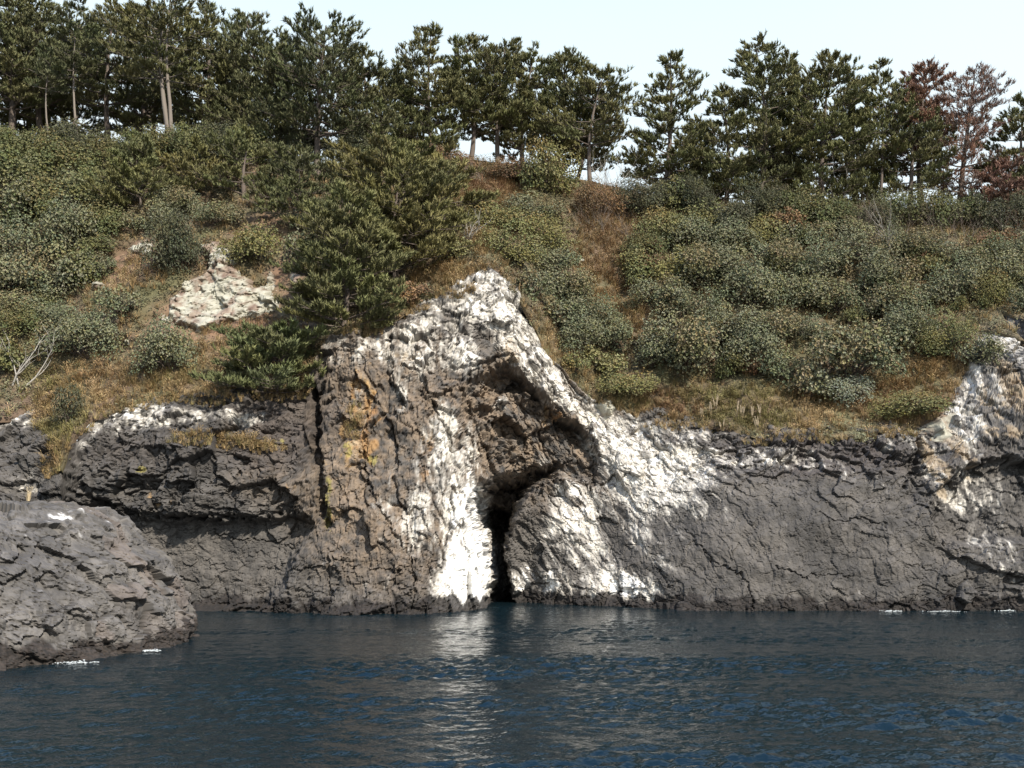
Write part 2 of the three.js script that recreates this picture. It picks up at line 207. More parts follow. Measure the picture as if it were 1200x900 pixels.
function rockColor(x, y, z, id1, id2, extraLime) {
  const g1 = fbm(x * 0.25, y * 0.3, z * 0.25, 3), g2 = fbm(x * 1.6 + 9, y * 1.6, z * 1.6, 3), g3 = noise(x * 7, y * 7, z * 7);
  let c = mix3([0.047, 0.044, 0.042], [0.088, 0.080, 0.073], clamp01(0.5 + g1 * 1.9 + g2 * 0.8 + (id2 - 0.5) * 0.5));
  const wm = peak(warm, x, y); c = mix3(c, [0.18, 0.136, 0.098], wm * clamp01(0.55 + g2 * 1.6 + (id1 - 0.5) * 0.7));
  const pm = peak(plum, x, y); c = mix3(c, [0.052, 0.043, 0.041], pm * clamp01(0.6 + g1));
  const rs = peak(rust, x, y), rn = fbm(x * 1.1 + 31, y * 0.6, z, 4) + (id2 - 0.5) * 0.35;
  c = mix3(c, mix3([0.23, 0.125, 0.055], [0.33, 0.22, 0.10], id1), smooth(0.62, 0.95, rs * 0.85 + rn));
  const ym = peak(yellowMoss, x, y); if (ym > 0) c = mix3(c, [0.22, 0.19, 0.05], 0.7 * smooth(0.55, 0.8, ym * 0.8 + g2 * 1.5 + g3 * 0.3));
  // lime: runs down, skips whole facets
  let keep = 1, raw = 0; for (const q of lime) { const v = inRegion(q, x, y); if (v > 0) { keep *= 1 - Math.min(0.95, v * 0.72); raw = Math.max(raw, v); } }
  const l = 1 - keep + extraLime, fd = Math.min(1, peak(flowD, x, y) * 1.5), su = mixn(x, x * 0.86 + y * 0.5, fd), sv = mixn(y, (y * 0.86 - x * 0.5) * 0.7, fd), st = fbm(su * 1.7 + 2 * noise(su * 0.7, sv * 0.5, 3), sv * 0.42, z * 0.5, 4) * 1.0 + noise(su * 4.6, sv * 0.8, z * 2) * 0.34 + noise(su * 9.5, sv * 1.1, z * 3) * 0.22 + (id2 - 0.5) * 0.3 + (id1 - 0.5) * 0.16 + noise(x * 8, y * 4, z * 6) * 0.16;
  const wv = smooth(0.40, 0.78, l * 0.92 + st * 0.66 - 0.05), pure = smooth(0.95, 1.2, raw + g2 * 0.6);
  c = mix3(c, mix3(mix3([0.36, 0.335, 0.30], [0.58, 0.555, 0.51], clamp01(0.5 + g2 * 1.6 + g3 * 0.5)), [0.82, 0.81, 0.79], pure), wv);
  const pale = smooth(0.16, 0.5, l * 0.6 + st * 0.45) * (1 - wv) * 0.5; c = mix3(c, [0.235, 0.22, 0.205], pale);
  const tn = peak(tan, x, y); if (tn > 0) c = mix3(c, mix3([0.21, 0.145, 0.085], [0.30, 0.24, 0.165], clamp01(0.5 + g2 * 2)), smooth(0.55, 0.85, tn * 0.9 + (id2 - 0.5) * 0.5 + g2 * 0.8) * 0.7);
  // weed and barnacles in the wash
  const tide = smooth(0.14, -0.14, y - 0.95 - fbm(x * 0.7, z * 0.7, 5, 4) * 1.7);
  c = mix3(c, mix3([0.009, 0.008, 0.008], [0.022, 0.017, 0.015], clamp01(0.5 + g3 + g2)), tide * 0.95);
  const k = 1 + 0.22 * g3 + 0.2 * g2; return [c[0] * k, c[1] * k, c[2] * k];
}
const rd = { d: 0, id1: 0, id2: 0 };
const flowV = [region(960, 640, 130, 60, 0, 0.7), region(430, 540, 70, 130, 0, 1), region(540, 610, 40, 110, 0, 1), region(1150, 470, 50, 60, 0, 0.8)], flowD = [region(810, 620, 70, 80, 0, 0.7), region(715, 560, 80, 90, 0, 1), region(650, 440, 50, 50, 0, 0.7), region(640, 640, 50, 50, 0, 0.6)];
function layers(x, y, z, cm, kn) { // three sizes of broken facets
  let d = 0;
  facet(x * 0.42, y * 0.55, z * 0.42, 0.75); d += fo.h * (0.75 + 0.5 * kn) * (1 - 0.75 * cm) - 0.2 * smooth(0.07, 0, fo.edge) * (1 - 0.85 * cm); rd.id1 = fo.id;
  facet(x * 1.15 + 4, y * 1.6, z * 1.15, 0.85); d += fo.h * (0.27 + 0.24 * kn) * (1 - 0.55 * cm) - 0.10 * smooth(0.09, 0, fo.edge) * (0.5 + 0.7 * kn) * (1 - 0.6 * cm); rd.id2 = fo.id;
  facet(x * 2.9, y * 3.7, z * 2.9 + 2, 0.9); d += fo.h * 0.10 * (1 - 0.45 * cm) - 0.03 * smooth(0.12, 0, fo.edge);
  return d;
}
function rockRelief(x, y, z, cm, kn, fv = 0, fd = 0) {
  const wx = x + 0.32 * noise(x * 0.9, y * 0.9, z * 0.9 + 4) + 0.1 * noise(x * 3, y * 3, z * 3), wy = y + 0.32 * noise(x * 0.9 + 8, y * 0.9, z * 0.9) + 0.1 * noise(x * 3 + 5, y * 3, z * 3), wz = z + 0.4 * noise(x * 0.8, y * 0.8 + 5, z * 0.8);
  let d = 0, w = 1;
  if (fv + fd < 0.98) d += layers(wx, wy, wz, cm, kn) * (w = 1 - Math.min(1, fv + fd));
  if (fv > 0.02) d += layers(wx * 1.35 + 0.25 * wy, wy * 0.42, wz, cm, kn) * Math.min(1, fv);
  if (fd > 0.02) { const u = wx * 0.58 - wy * 0.81, v = wx * 0.81 + wy * 0.58; d += layers(u * 0.42, v * 1.15, wz, cm, kn) * Math.min(1 - Math.min(1, fv), fd); }
  d += fbm(x * 0.13, y * 0.13, z * 0.13, 3) * 1.5 * (1 - 0.55 * cm) + fbm(x * 0.5 + 3, y * 0.5, z * 0.5, 3) * 0.5 + fbm(x * 3.5, y * 3.5, z * 3.5, 3) * 0.085 * (1 - 0.4 * cm);
  const n = Math.abs(noise(wx * 0.55 + 20, wy * 1.1, wz * 0.5)), m = smooth(0.0, 0.25, noise(x * 0.4 + 9, y * 0.5, z * 0.4)); d -= 0.22 * smooth(0.035, 0.004, n) * m * (1 - 0.75 * cm); // short open joints
  const n2 = Math.abs(noise(wx * 1.4 + 40, wy * 1.9, wz)), m2 = smooth(0.05, 0.3, noise(x * 0.8 + 30, y * 0.9, z * 0.8)); d -= 0.13 * smooth(0.06, 0.01, n2) * m2 * (1 - 0.35 * cm);
  rd.d = d; return rd;
}
function coastPoint(x, y, out) { // the finished rock face at (x, y)
  let D = sheet(x, y); const e = 0.5;
  const gx = (sheet(x + e, y) - sheet(x - e, y)) / (2 * e), gy = (sheet(x, y + e) - sheet(x, y - e)) / (2 * e), L = Math.hypot(gx, gy, 1);
  const wob = 0.35 * noise(x * 0.9, y * 0.9, 11) + 0.22 * noise(x * 2.6, y * 2.6, 5);
  const jag = 0.16 * noise(x * 4, y * 4, 9) + 0.3 * noise(x * 1.7, y * 1.7, 19), jag2 = 0.16 * noise(x * 4, y * 4, 29) + 0.3 * noise(x * 1.7, y * 1.7, 39);
  for (const h of hollows) if (x > h.x0 && x < h.x1 && y > h.y0 && y < h.y1) { const s = sdPoly(h.P, x, y) + wob; if (s > -0.1) D += h.d * smooth(-0.1, h.w, s); }
  for (const c of clefts) if (x > c.x0 && x < c.x1 && y > c.y0 && y < c.y1) { const s = sdLine(c.P, x + wob * 0.4 + jag, y + wob * 0.35 + jag2); D += c.d * smooth(c.w, c.w * 0.15, s); }
  const cm = Math.min(1, peak(calm, x, y)), kn = peak(knobbly, x, y);
  const r = rockRelief(x, y, D, cm, kn, peak(flowV, x, y), peak(flowD, x, y)), f = smooth(-2, 0.2, y) * 0.6 + 0.4;
  out.x = x - (-gx / L) * 0 + (gx / L) * 0; // kept on its column
  out.D = D - r.d * f; out.y = y + (gy / L) * r.d * 0.55; out.x = x + (gx / L) * r.d * 0.4;
  out.id1 = r.id1; out.id2 = r.id2; return out;
}
// ---------------------------------------------------------------- cliff
{
  const nx = 1180, ny = 280, x0 = -48, x1 = 48, P = new Float32Array((nx + 1) * (ny + 1) * 3), C = new Float32Array(P.length), idx = [], o = {};
  for (let i = 0; i <= nx; i++) {
    const x = mixn(x0, x1, i / nx), top = rimY(x) + 0.25 * noise(x * 1.5, 3) + 0.9;
    for (let j = 0; j <= ny; j++) {
      const y = mixn(-1.6, top, j / ny), k = (j * (nx + 1) + i) * 3;
      coastPoint(x, y, o); const over = smooth(top - 1.2, top, y) * 0.9;
      P[k] = o.x; P[k + 1] = o.y; P[k + 2] = -(o.D + over);
      const c = rockColor(x, y, -o.D, o.id1, o.id2, 0); C[k] = c[0]; C[k + 1] = c[1]; C[k + 2] = c[2];
      if (i && j) { const a = (j - 1) * (nx + 1) + i - 1, b = a + 1, cc = a + nx + 1, d = cc + 1; idx.push(a, b, d, a, d, cc); }
    }
  }
  const g = new THREE.BufferGeometry(); g.setAttribute('position', new THREE.BufferAttribute(P, 3)); g.setAttribute('color', new THREE.BufferAttribute(C, 3)); g.setIndex(idx); g.computeVertexNormals();
  tag(mesh('sea_cliff', g, M.rock, null, true), 'dark fractured rock cliff streaked with white bird lime above the sea', null, null, 'structure');
}
console.log('cliff');
// ---------------------------------------------------------------- hillside
const bare = [[150, 310, 34, 34, 0, 1], [255, 370, 70, 40, 0, 1], [300, 410, 50, 30, 0, 1], [370, 260, 40, 30, 0, .6], [330, 260, 40, 20, 0, .8], [300, 210, 60, 14, 0, .6], [340, 320, 22, 40, 0, .9]].map(a => region(...a));
function ground(x, y) { return sheet(x, y) - fbm(x * 0.16, y * 0.16, 2, 3) * 2.2 - fbm(x * 0.7, y * 0.7, 6, 3) * 0.7; }
{
  const nx = 560, ny = 150, back = 26, x0 = -82, x1 = 82, W = nx + 1, P = [], C = [], idx = [];
  for (let j = 0; j <= ny + back; j++) for (let i = 0; i <= nx; i++) {
    const x = mixn(x0, x1, i / nx), r = rimY(x) - 0.35, cr = crestY(x); let y, D;
    if (j <= ny) { const t = j / ny; y = mixn(r, cr, t); D = ground(x, y) + 0.5 * smooth(r + 0.5, r, y); }
    else { const t = (j - ny) / back, s = t * t * 60; y = cr - s * 0.16 + 0.25 * Math.min(s, 3) + fbm(x * 0.12, s * 0.12, 3, 3) * Math.min(1.6, s * 0.4); D = ground(x, cr) + s; }
    P.push(x, y, -D);
    const n1 = fbm(x * 0.3, y * 0.3, D * 0.2, 3), n2 = fbm(x * 2.1, y * 2.1, 1, 3);
    let c = mix3([0.11, 0.075, 0.05], [0.09, 0.085, 0.042], clamp01(0.5 + n1 * 1.8)); c = mix3(c, [0.19, 0.115, 0.075], peak(bare, x, y) * clamp01(0.7 + n2 * 1.5));
    const k = 1 + n2 * 0.7; C.push(c[0] * k, c[1] * k, c[2] * k);
    if (i && j) { const a = (j - 1) * W + i - 1; idx.push(a, a + 1, a + 1 + W, a, a + 1 + W, a + W); }
  }
  const g = new THREE.BufferGeometry(); g.setAttribute('position', new THREE.Float32BufferAttribute(P, 3)); g.setAttribute('color', new THREE.Float32BufferAttribute(C, 3)); g.setIndex(idx); g.computeVertexNormals();
  tag(mesh('hillside', g, M.soil, null, true), 'steep brown earth slope above the cliff, mostly overgrown', null, null, 'structure');
}
const onSlope = (px, py) => { const p = hit(px, py); return new THREE.Vector3(p.x, p.y, -ground(p.x, p.y)); };
function onRidge(px, py, dD) { // beside or behind the crest
  const c = hit(px, py), x0 = c.x * 1; const x = at(px, py, -c.z + Math.max(0, dD)).x, cr = crestY(x), s = Math.max(0, dD);
  if (dD <= 0) { const p = onSlope(px, Math.max(py, 170)); return p; }
  return new THREE.Vector3(x, cr - s * 0.16 + 0.25 * Math.min(s, 3) - 0.3, -(ground(x, cr) + s));
}
// rock that breaks through the slope
function outcrop(list, rise, label, lm, group) {
  const b = box(poly(list), 0.8), s = 0.11, nx = Math.ceil((b.x1 - b.x0) / s), ny = Math.ceil((b.y1 - b.y0) / s), P = [], C = [], idx = [], o = {};
  for (let j = 0; j <= ny; j++) for (let i = 0; i <= nx; i++) {
    const x = b.x0 + i * s, y = b.y0 + j * s, sd = sdPoly(b.P, x, y) + 0.7 * noise(x * 0.8, y * 0.8, 7) + 0.25 * noise(x * 2.5, y * 2.5, 2), D = ground(x, y);
    const r = rockRelief(x, y, D, 0, 0.4);
    P.push(x, y, -(D + 0.7 - (rise + 0.7) * smooth(-0.5, 0.6, sd) - r.d * 0.55 * smooth(-0.5, 0.4, sd)));
    const v = clamp01(lm + 1.1 * fbm(x * 0.6, y * 0.45, 21, 3) + (r.id2 - 0.5) * 0.5), n2 = fbm(x * 2, y * 1.2, 9, 3);
    let c = mix3(mix3([0.15, 0.10, 0.075], [0.24, 0.19, 0.15], clamp01(0.5 + n2 * 2)), [0.34, 0.33, 0.275], smooth(0.35, 0.7, v)); const k = 1 + 0.5 * n2; C.push(c[0] * k, c[1] * k, c[2] * k);
    if (i && j) { const a = (j - 1) * (nx + 1) + i - 1; idx.push(a, a + 1, a + 2 + nx, a, a + 2 + nx, a + 1 + nx); }
  }
  const g = new THREE.BufferGeometry(); g.setAttribute('position', new THREE.Float32BufferAttribute(P, 3)); g.setAttribute('color', new THREE.Float32BufferAttribute(C, 3)); g.setIndex(idx); g.computeVertexNormals();
  tag(mesh('rock_outcrop', g, M.rock, null, true), label, 'rock outcrop', group);
}
outcrop([[192, 372], [205, 340], [238, 318], [240, 290], [262, 285], [275, 312], [300, 335], [318, 322], [322, 360], [300, 372], [262, 380], [215, 390]], 0.9, 'large cream white rock outcrop breaking through the slope beside a round dark bush', 0.62);
outcrop([[150, 294], [172, 280], [190, 292], [184, 304], [160, 302]], 0.5, 'small pale rock just beside and behind the round dark bush', 0.6);
outcrop([[110, 350], [113, 330], [120, 330], [122, 352], [116, 362]], 0.5, 'narrow upright pale stone in red brown soil on the slope', 0.5);
outcrop([[142, 405], [150, 392], [165, 388], [158, 402], [150, 412]], 0.5, 'little white stone half buried below a sage green shrub', 0.7);
outcrop([[336, 325], [345, 292], [360, 290], [356, 330], [345, 345]], 0.5, 'brownish rock face exposed beside the large slope pine', 0.25);
outcrop([[674, 302], [677, 294], [684, 302], [684, 314], [676, 314]], 0.6, 'small white stone standing in the brown grass gully', 0.9);
outcrop([[700, 476], [712, 458], [722, 470], [718, 486]], 0.5, 'knob of limed rock on the lower end of the white ridge', 0.8);
outcrop([[1088, 500], [1094, 488], [1108, 492], [1106, 506]], 0.4, 'grey white boulder at the cliff edge near the tan streaked rock', 0.5);
console.log('hillside');

// ---------------------------------------------------------------- rock headland in the foreground water
const headC = { x: -30, z: -53 };
const headSide = [[222, 790], [220, 762], [218, 742], [206, 706], [188, 682], [178, 662], [152, 642], [134, 616], [108, 598], [60, 590], [0, 588], [-120, 586]].map(([px, py]) => { const p = at(px, py, 49); return [p.y, p.x - headC.x - 1.7]; });
const headTop = headSide[headSide.length - 1][0];
function headRadius(th, y) { // outline at height y: a nose reaching into the water
  let ax = headSide[0][1]; for (let i = 1; i < headSide.length; i++) if (y >= headSide[i - 1][0]) { const t = clamp01((y - headSide[i - 1][0]) / (headSide[i][0] - headSide[i - 1][0])); ax = mixn(headSide[i - 1][1], headSide[i][1], t); }
  if (y > headTop - 0.02) ax = 0.01;
  const c = Math.cos(th), s = Math.sin(th), az = Math.max(0.01, ax * 1.0 + 2.3 * smooth(headTop, headTop - 2.5, y)); return 1 / Math.sqrt((c / Math.max(ax, 1e-3)) ** 2 + (s / az) ** 2);
}
{
  const nt = 560, ny = 170, P = [], C = [], idx = [];
  const birds = [[95, 606, 36, 12, 0.72], [6, 602, 12, 8, 0.9], [148, 640, 7, 12, 0.9], [36, 692, 5, 5, 0.8], [128, 612, 12, 16, 0.75], [70, 620, 60, 20, 0.45]].map(([px, py, rx, ry, w]) => { const p = at(px, py, 44), k = 44 / F; return { x: p.x, y: p.y, a: rx * k, b: ry * k, c: 1, s: 0, w }; });
  for (let j = 0; j <= ny; j++) for (let i = 0; i <= nt; i++) {
    const v = j / ny, y = v < 0.82 ? mixn(-1.2, headTop - 0.75, v / 0.82) : headTop - 0.75 + 0.75 * Math.sin((v - 0.82) / 0.18 * Math.PI / 2), ti = i / nt, th = ti < 0.88 ? mixn(-0.3, 0.72, ti / 0.88) * Math.PI : mixn(0.72, 1.5, (ti - 0.88) / 0.12) * Math.PI;
    const r = headRadius(th, y), nxn = Math.cos(th), nzn = Math.sin(th), x = headC.x + nxn * r, z = headC.z + nzn * r;
    const q = rockRelief(x * 1.25 + 50 + y * 0.2, y * 1.35 + x * 0.2, z * 1.25, 0.32, 0.4), up = smooth(headTop - 2.5, headTop, y), d = q.d * 0.66;
    const f = 1 - smooth(0.97, 1, v) ; const X = x + nxn * d * (1 - 0.5 * up) * f, Y = y + d * (0.15 + 0.55 * up), Z = z + nzn * d * (1 - 0.5 * up) * f;
    P.push(X, Y, Z);
    const g1 = fbm(x * 0.4, y * 0.5, z * 0.4, 3), g2 = fbm(x * 2, y * 2, z * 2, 3), g3 = noise(x * 9, y * 9, z * 9);
    let c = mix3([0.062, 0.058, 0.055], [0.122, 0.113, 0.105], clamp01(0.5 + g1 * 1.6 + g2 + (q.id2 - 0.5) * 0.5));
    c = mix3(c, [0.14, 0.108, 0.09], 0.4 * clamp01((q.id1 - 0.72) * 5));
    let l = 0; if (nzn > 0.1) for (const b of birds) l += inRegion(b, x, y); c = mix3(c, [0.55, 0.54, 0.53], smooth(0.66, 1.0, l * 0.75 + fbm(x * 2.2, y * 1.1, z * 2.2, 3) + (q.id2 - 0.5) * 0.45));
    const tide = smooth(0.12, -0.12, y - 0.85 - fbm(x * 0.7, z * 0.7, 8, 4) * 1.6); c = mix3(c, mix3([0.012, 0.010, 0.009], [0.032, 0.024, 0.02], clamp01(0.5 + g3 * 1.2 + g2)), tide * 0.96);
    const k = 1 + 0.25 * g3 + 0.25 * g2; C.push(c[0] * k, c[1] * k, c[2] * k);
    if (i && j) { const a = (j - 1) * (nt + 1) + i - 1; idx.push(a, a + 1 + nt + 1, a + 1, a, a + nt + 1, a + 2 + nt); }
  }
  const g = new THREE.BufferGeometry(); g.setAttribute('position', new THREE.Float32BufferAttribute(P, 3)); g.setAttribute('color', new THREE.Float32BufferAttribute(C, 3)); g.setIndex(idx); g.computeVertexNormals();
  tag(mesh('rock_headland', g, M.rock, null, true), 'low grey fractured rock headland reaching into the water', null, null, 'structure');
}
// ---------------------------------------------------------------- sea
{
  const r = rng(5), waves = [];
  for (let i = 0; i < 30; i++) { const lam = 0.3 * Math.pow(8, i / 29), dir = -Math.PI / 2 + (r() - 0.5) * 1.6 + 0.15; waves.push([Math.cos(dir) * 2 * Math.PI / lam, Math.sin(dir) * 2 * Math.PI / lam, r() * 6.28, lam]); }
  const xs = [], zs = []; for (let x = -48; x <= 48.01; x += 0.2) xs.push(x); for (const f of [60, 90, 160, 400, 1200, 3000]) { xs.push(f); xs.unshift(-f); }
  let z = -14; while (z > -92) { zs.push(z); z -= 0.0034 * Math.max(18, -z); } zs.push(-100, -130); for (const f of [0, 20, 60, 150, 400, 1200, 3000]) zs.unshift(f);
  const P = [], U = [], idx = [], W = xs.length;
  zs.forEach((zz, j) => xs.forEach((x, i) => {
    const inn = smooth(48.2, 44, Math.abs(x)) * smooth(-14, -16, zz) * smooth(-96, -88, zz);
    let h = 0; if (inn > 0) { const gust = clamp01(0.42 + 2.4 * fbm(x * 0.03 + 4, zz * 0.13, 2, 4)), calm = 0.42 + 0.72 * smooth(84, 20, -zz); for (const w of waves) { const a = 0.0125 * Math.pow(w[3], 0.78) * (w[3] < 0.9 ? 0.6 + 1.5 * gust : w[3] < 1.6 ? 0.25 + 0.8 * gust : 0.35); h += a * Math.sin(w[0] * x + w[1] * zz + w[2] + 1.3 * noise(x * 0.2, zz * 0.2, w[2])); } h *= calm; }
    P.push(x, h * inn, zz); U.push(x / 3, zz / 2.4);
    if (i && j) { const a = (j - 1) * W + i - 1; idx.push(a, a + 1, a + 1 + W, a, a + 1 + W, a + W); }
  }));
  const g = new THREE.BufferGeometry(); g.setAttribute('position', new THREE.Float32BufferAttribute(P, 3)); g.setAttribute('uv', new THREE.Float32BufferAttribute(U, 2)); g.setIndex(idx); g.computeVertexNormals();
  const n = 512, data = new Uint8Array(n * n * 4), rp = [];
  for (let i = 0; i < 40; i++) { const a = r() * Math.PI * 2, k = 8 + r() * 22; rp.push([Math.round(k * Math.cos(a)), Math.round(k * Math.sin(a) * 1.4), r() * 6.28, 1 / (6 + k)]); }
  let lo = 1e9, hi = -1e9; const hf = new Float32Array(n * n);
  for (let j = 0; j < n; j++) for (let i = 0; i < n; i++) { let s = 0; for (const w of rp) s += w[3] * Math.sin(2 * Math.PI * (w[0] * i + w[1] * j) / n + w[2]); hf[j * n + i] = s; lo = Math.min(lo, s); hi = Math.max(hi, s); }
  hf.forEach((s, k) => { const v = Math.round(255 * (s - lo) / (hi - lo)); data[k * 4] = data[k * 4 + 1] = data[k * 4 + 2] = v; data[k * 4 + 3] = 255; });
  const bt = new THREE.DataTexture(data, n, n); bt.wrapS = bt.wrapT = THREE.RepeatWrapping; bt.magFilter = THREE.LinearFilter; bt.needsUpdate = true;
  const m = new THREE.MeshPhysicalMaterial({ color: new THREE.Color().setRGB(0.0055, 0.0135, 0.018), roughness: 0.07, ior: 1.33, bumpMap: bt, bumpScale: 0.02 });
  tag(mesh('sea', g, m, null, true), 'dark blue rippled sea', null, null, 'structure');
}
console.log('sea');
// foam where the swell breaks
function foam(px, py, len, seed, label) {
  const r = rng(seed), c = at(px, py, waterD(px, py)), parts = [], b = new THREE.IcosahedronGeometry(1, 0);
  for (let i = 0; i < 120; i++) { const t = (r() + r() - 1) * 1.2, g = b.clone(), s = 0.012 + 0.035 * r() * r(); g.scale(s * 2, s * 0.8, s); g.translate(t * len / 2, 0.03 + 0.05 * r() + 0.14 * Math.max(0, 1 - Math.abs(t - 0.3) * 4) * r() * r(), (r() - 0.5) * 1.5 * (0.35 + noise(t * 3, seed + 0.5)) + 0.35 * noise(t * 2.2, seed + 3.5)); parts.push(g); }
  const m = mesh('sea_foam', mergeGeometries(parts), M.foam, null, true); m.position.copy(c); tag(m, label, null, null, 'stuff');
}
foam(90, 778, 1.8, 1, 'white foam washing along the foot of the rock headland'); foam(178, 764, 0.8, 2, 'small splash of foam by the nose of the rock headland');
foam(1045, 717, 1.6, 3, 'splash of white foam against the foot of the cliff'); foam(1105, 717.5, 3.2, 4, 'long streak of white foam along the cliff foot'); foam(1180, 716.5, 1.4, 7, 'thin foam streak at the far end of the cliff foot');

// ---------------------------------------------------------------- plants
const rv = (r, a, b) => a + (b - a) * r();
// a shoot of pine needles
function shoot(T, p, dir, len, col, r, n = 11, wid = 0.055) {
  const d = dir.clone().normalize(), a = new THREE.Vector3(d.y, -d.x, 0.3).cross(d).normalize(), b = new THREE.Vector3().crossVectors(d, a);
  for (let k = 0; k < n; k++) {
    const w = k * 2.4 + r() * 1.2, t = (k + r()) / n * len * 0.75, o = rv(r, 0.45, 0.95), L = len * rv(r, 0.5, 0.75), cw = Math.cos(w), sw = Math.sin(w);
    const q = [p.x + d.x * t, p.y + d.y * t, p.z + d.z * t], nx = d.x + (a.x * cw + b.x * sw) * o, ny = d.y + (a.y * cw + b.y * sw) * o, nz = d.z + (a.z * cw + b.z * sw) * o;
    const sx = (-a.x * sw + b.x * cw) * wid, sy = (-a.y * sw + b.y * cw) * wid, sz = (-a.z * sw + b.z * cw) * wid, m = 0.8 + 0.4 * r();
    T.tri([q[0] - sx, q[1] - sy, q[2] - sz], [q[0] + sx, q[1] + sy, q[2] + sz], [q[0] + nx * L, q[1] + ny * L, q[2] + nz * L], [col[0] * m, col[1] * m, col[2] * m]);
  }
}
const GREEN = [0.145, 0.145, 0.058], DARK = [0.112, 0.12, 0.055], OLIVE = [0.172, 0.158, 0.058], RED = [0.225, 0.128, 0.092];
function pine(base, H, R, o) {
  const r = rng(o.seed), col = o.color || GREEN, T = new Tris(), wood = [], tr = o.trunk || 0.017 * H + 0.06, lean = o.lean || [0, 0], g = thing('pine_tree', base, o.label, 'pine tree', o.group);
  const N = 9, pts = [], rad = []; const b1 = rv(r, -1, 1) * 0.06 * H, b2 = rv(r, -1, 1) * 0.05 * H;
  const axis = t => new THREE.Vector3(lean[0] * t + b1 * Math.sin(t * 3.3), -0.5 + (H + 0.5) * t, lean[1] * t + b2 * Math.sin(t * 2.7));
  for (let i = 0; i <= N; i++) { const t = i / N; pts.push(axis(t * 0.97)); rad.push(tr * (1 - t * 0.88) * (i === 0 ? 1.25 : 1)); }
  mesh('trunk', limb(pts, rad, 9, r), o.bark || M.bark, g);
  if (o.twin) { const q = pts.map((p, i) => p.clone().add(new THREE.Vector3(o.twin * Math.min(1, i / 3), 0, 0.2))); mesh('trunk', limb(q, rad.map(v => v * 0.8), 8, r), o.bark || M.bark, g); }
  const cs = o.crown ?? 0.3, levels = o.levels || Math.max(7, Math.round((1 - cs) * H / 1.15)), dens = o.density ?? 1;
  for (let l = 0; l < levels; l++) {
    const u = (l + rv(r, 0, 0.8)) / levels, t = cs + (1 - cs) * u, from = axis(t * 0.97), nb = u > 0.85 ? 3 : 5 + (r() < 0.4 ? 1 : 0), w0 = r() * 6.28;
    for (let k = 0; k < nb; k++) {
      if (r() < (o.gap ?? 0.14)) continue;
      const w = w0 + k / nb * 6.28 + rv(r, -0.4, 0.4), prof = o.flat ? Math.sqrt(Math.max(0.02, 1 - u * u)) : Math.pow(Math.max(0.03, 1 - Math.pow(u, 1.9)), 0.75) * (0.62 + 0.38 * Math.min(1, u * 4 + 0.15));
      const L = Math.max(0.7, R * prof * rv(r, 0.55, 1.12)), rise = mixn(0.0, 0.6, u * u) + rv(r, -0.08, 0.16), dir = new THREE.Vector3(Math.cos(w), rise, Math.sin(w));
      const bp = [], br = []; for (let i = 0; i <= 4; i++) { const s = i / 4; bp.push(from.clone().addScaledVector(dir, L * s).add(new THREE.Vector3(0, L * (0.16 * s * s - 0.08 * s), 0)).add(new THREE.Vector3(rv(r, -1, 1), rv(r, -1, 1), rv(r, -1, 1)).multiplyScalar(0.05 * L * s))); br.push(Math.max(0.018, tr * 0.34 * (1 - u * 0.6) * (1 - 0.85 * s))); }
      wood.push(limb(bp, br, 4));
      const tint = rv(r, 0.8, 1.2), cc = [col[0] * tint * rv(r, 0.92, 1.08), col[1] * tint, col[2] * tint * rv(r, 0.88, 1.1)], c2 = o.second && r() < o.secondShare(t, w, r) ? o.second : cc;
      const tw = Math.max(3, Math.round(L * 1.9)), bareBranch = o.bareLow && t < o.bareLow && r() < 0.7;
      for (let m = 0; m < tw; m++) {
        const s = 0.3 + 0.7 * (m + 0.6) / tw, i = Math.min(3, Math.floor(s * 4)), p = bp[i].clone().lerp(bp[i + 1], s * 4 - i), side = (m % 2 ? 1 : -1) * rv(r, 0.5, 1.2) * (m === tw - 1 ? 0.2 : 1), tl = L * rv(r, 0.16, 0.34) * (1.15 - 0.4 * s) + 0.25;
        const td = new THREE.Vector3(Math.cos(w + side), rise * 0.6 + rv(r, 0.02, 0.28), Math.sin(w + side)).normalize(), e = p.clone().addScaledVector(td, tl); wood.push(limb([p, e], [0.03, 0.014], 3));
        if (bareBranch) continue;
        const ns = Math.round(rv(r, 5, 9) * dens * 1.05);
        for (let q = 0; q < ns; q++) { const f = rv(r, 0.25, 1.1), pp = p.clone().lerp(e, f).add(new THREE.Vector3(rv(r, -0.3, 0.3), rv(r, -0.05, 0.14), rv(r, -0.3, 0.3))); shoot(T, pp, new THREE.Vector3(td.x * 0.55 + rv(r, -0.6, 0.6), rv(r, 0.5, 1.25), td.z * 0.55 + rv(r, -0.6, 0.6)), rv(r, 0.42, 0.68), c2, r, o.needles || 11, o.wid || 0.06); }
      }
    }
  }
  mesh('branches', mergeGeometries(wood), o.bark || M.bark, g).userData.kind = 'stuff'; // limbs and twigs too fine to pick apart
  mesh('crown', T.geo(), M.needle, g);
  return g;
}
function pineLabel(z, px, top, dD) {
  const w = z === 0 ? (px < 90 ? 'at the skyline row end past the pale poles' : px < 285 ? 'next to the large twin trunked pine on the skyline' : px < 350 ? 'between the twin trunked and the massive dark pine' : 'between the massive dark pine and the open ridge pines')
    : z === 1 ? (px < 560 ? 'on the open ridge straight above the layered slope pine' : px < 660 ? 'on the open ridge above the white rock peak' : 'on the open ridge at the head of the gully')
    : px < 830 ? 'on the ridge just past the brown gully' : px < 940 ? 'in the middle clump of the ridge past the gully' : 'on the ridge beside the slender see-through pine';
  const l = `${dD > 9 ? 'rear ' : ''}${top > 85 ? 'short' : 'tall'} ${z === 0 ? 'dark green' : 'green'} pine ${w}`; return { label: l, group: l.replace(' pine ', ' pines ') };
}
let seed = 100;
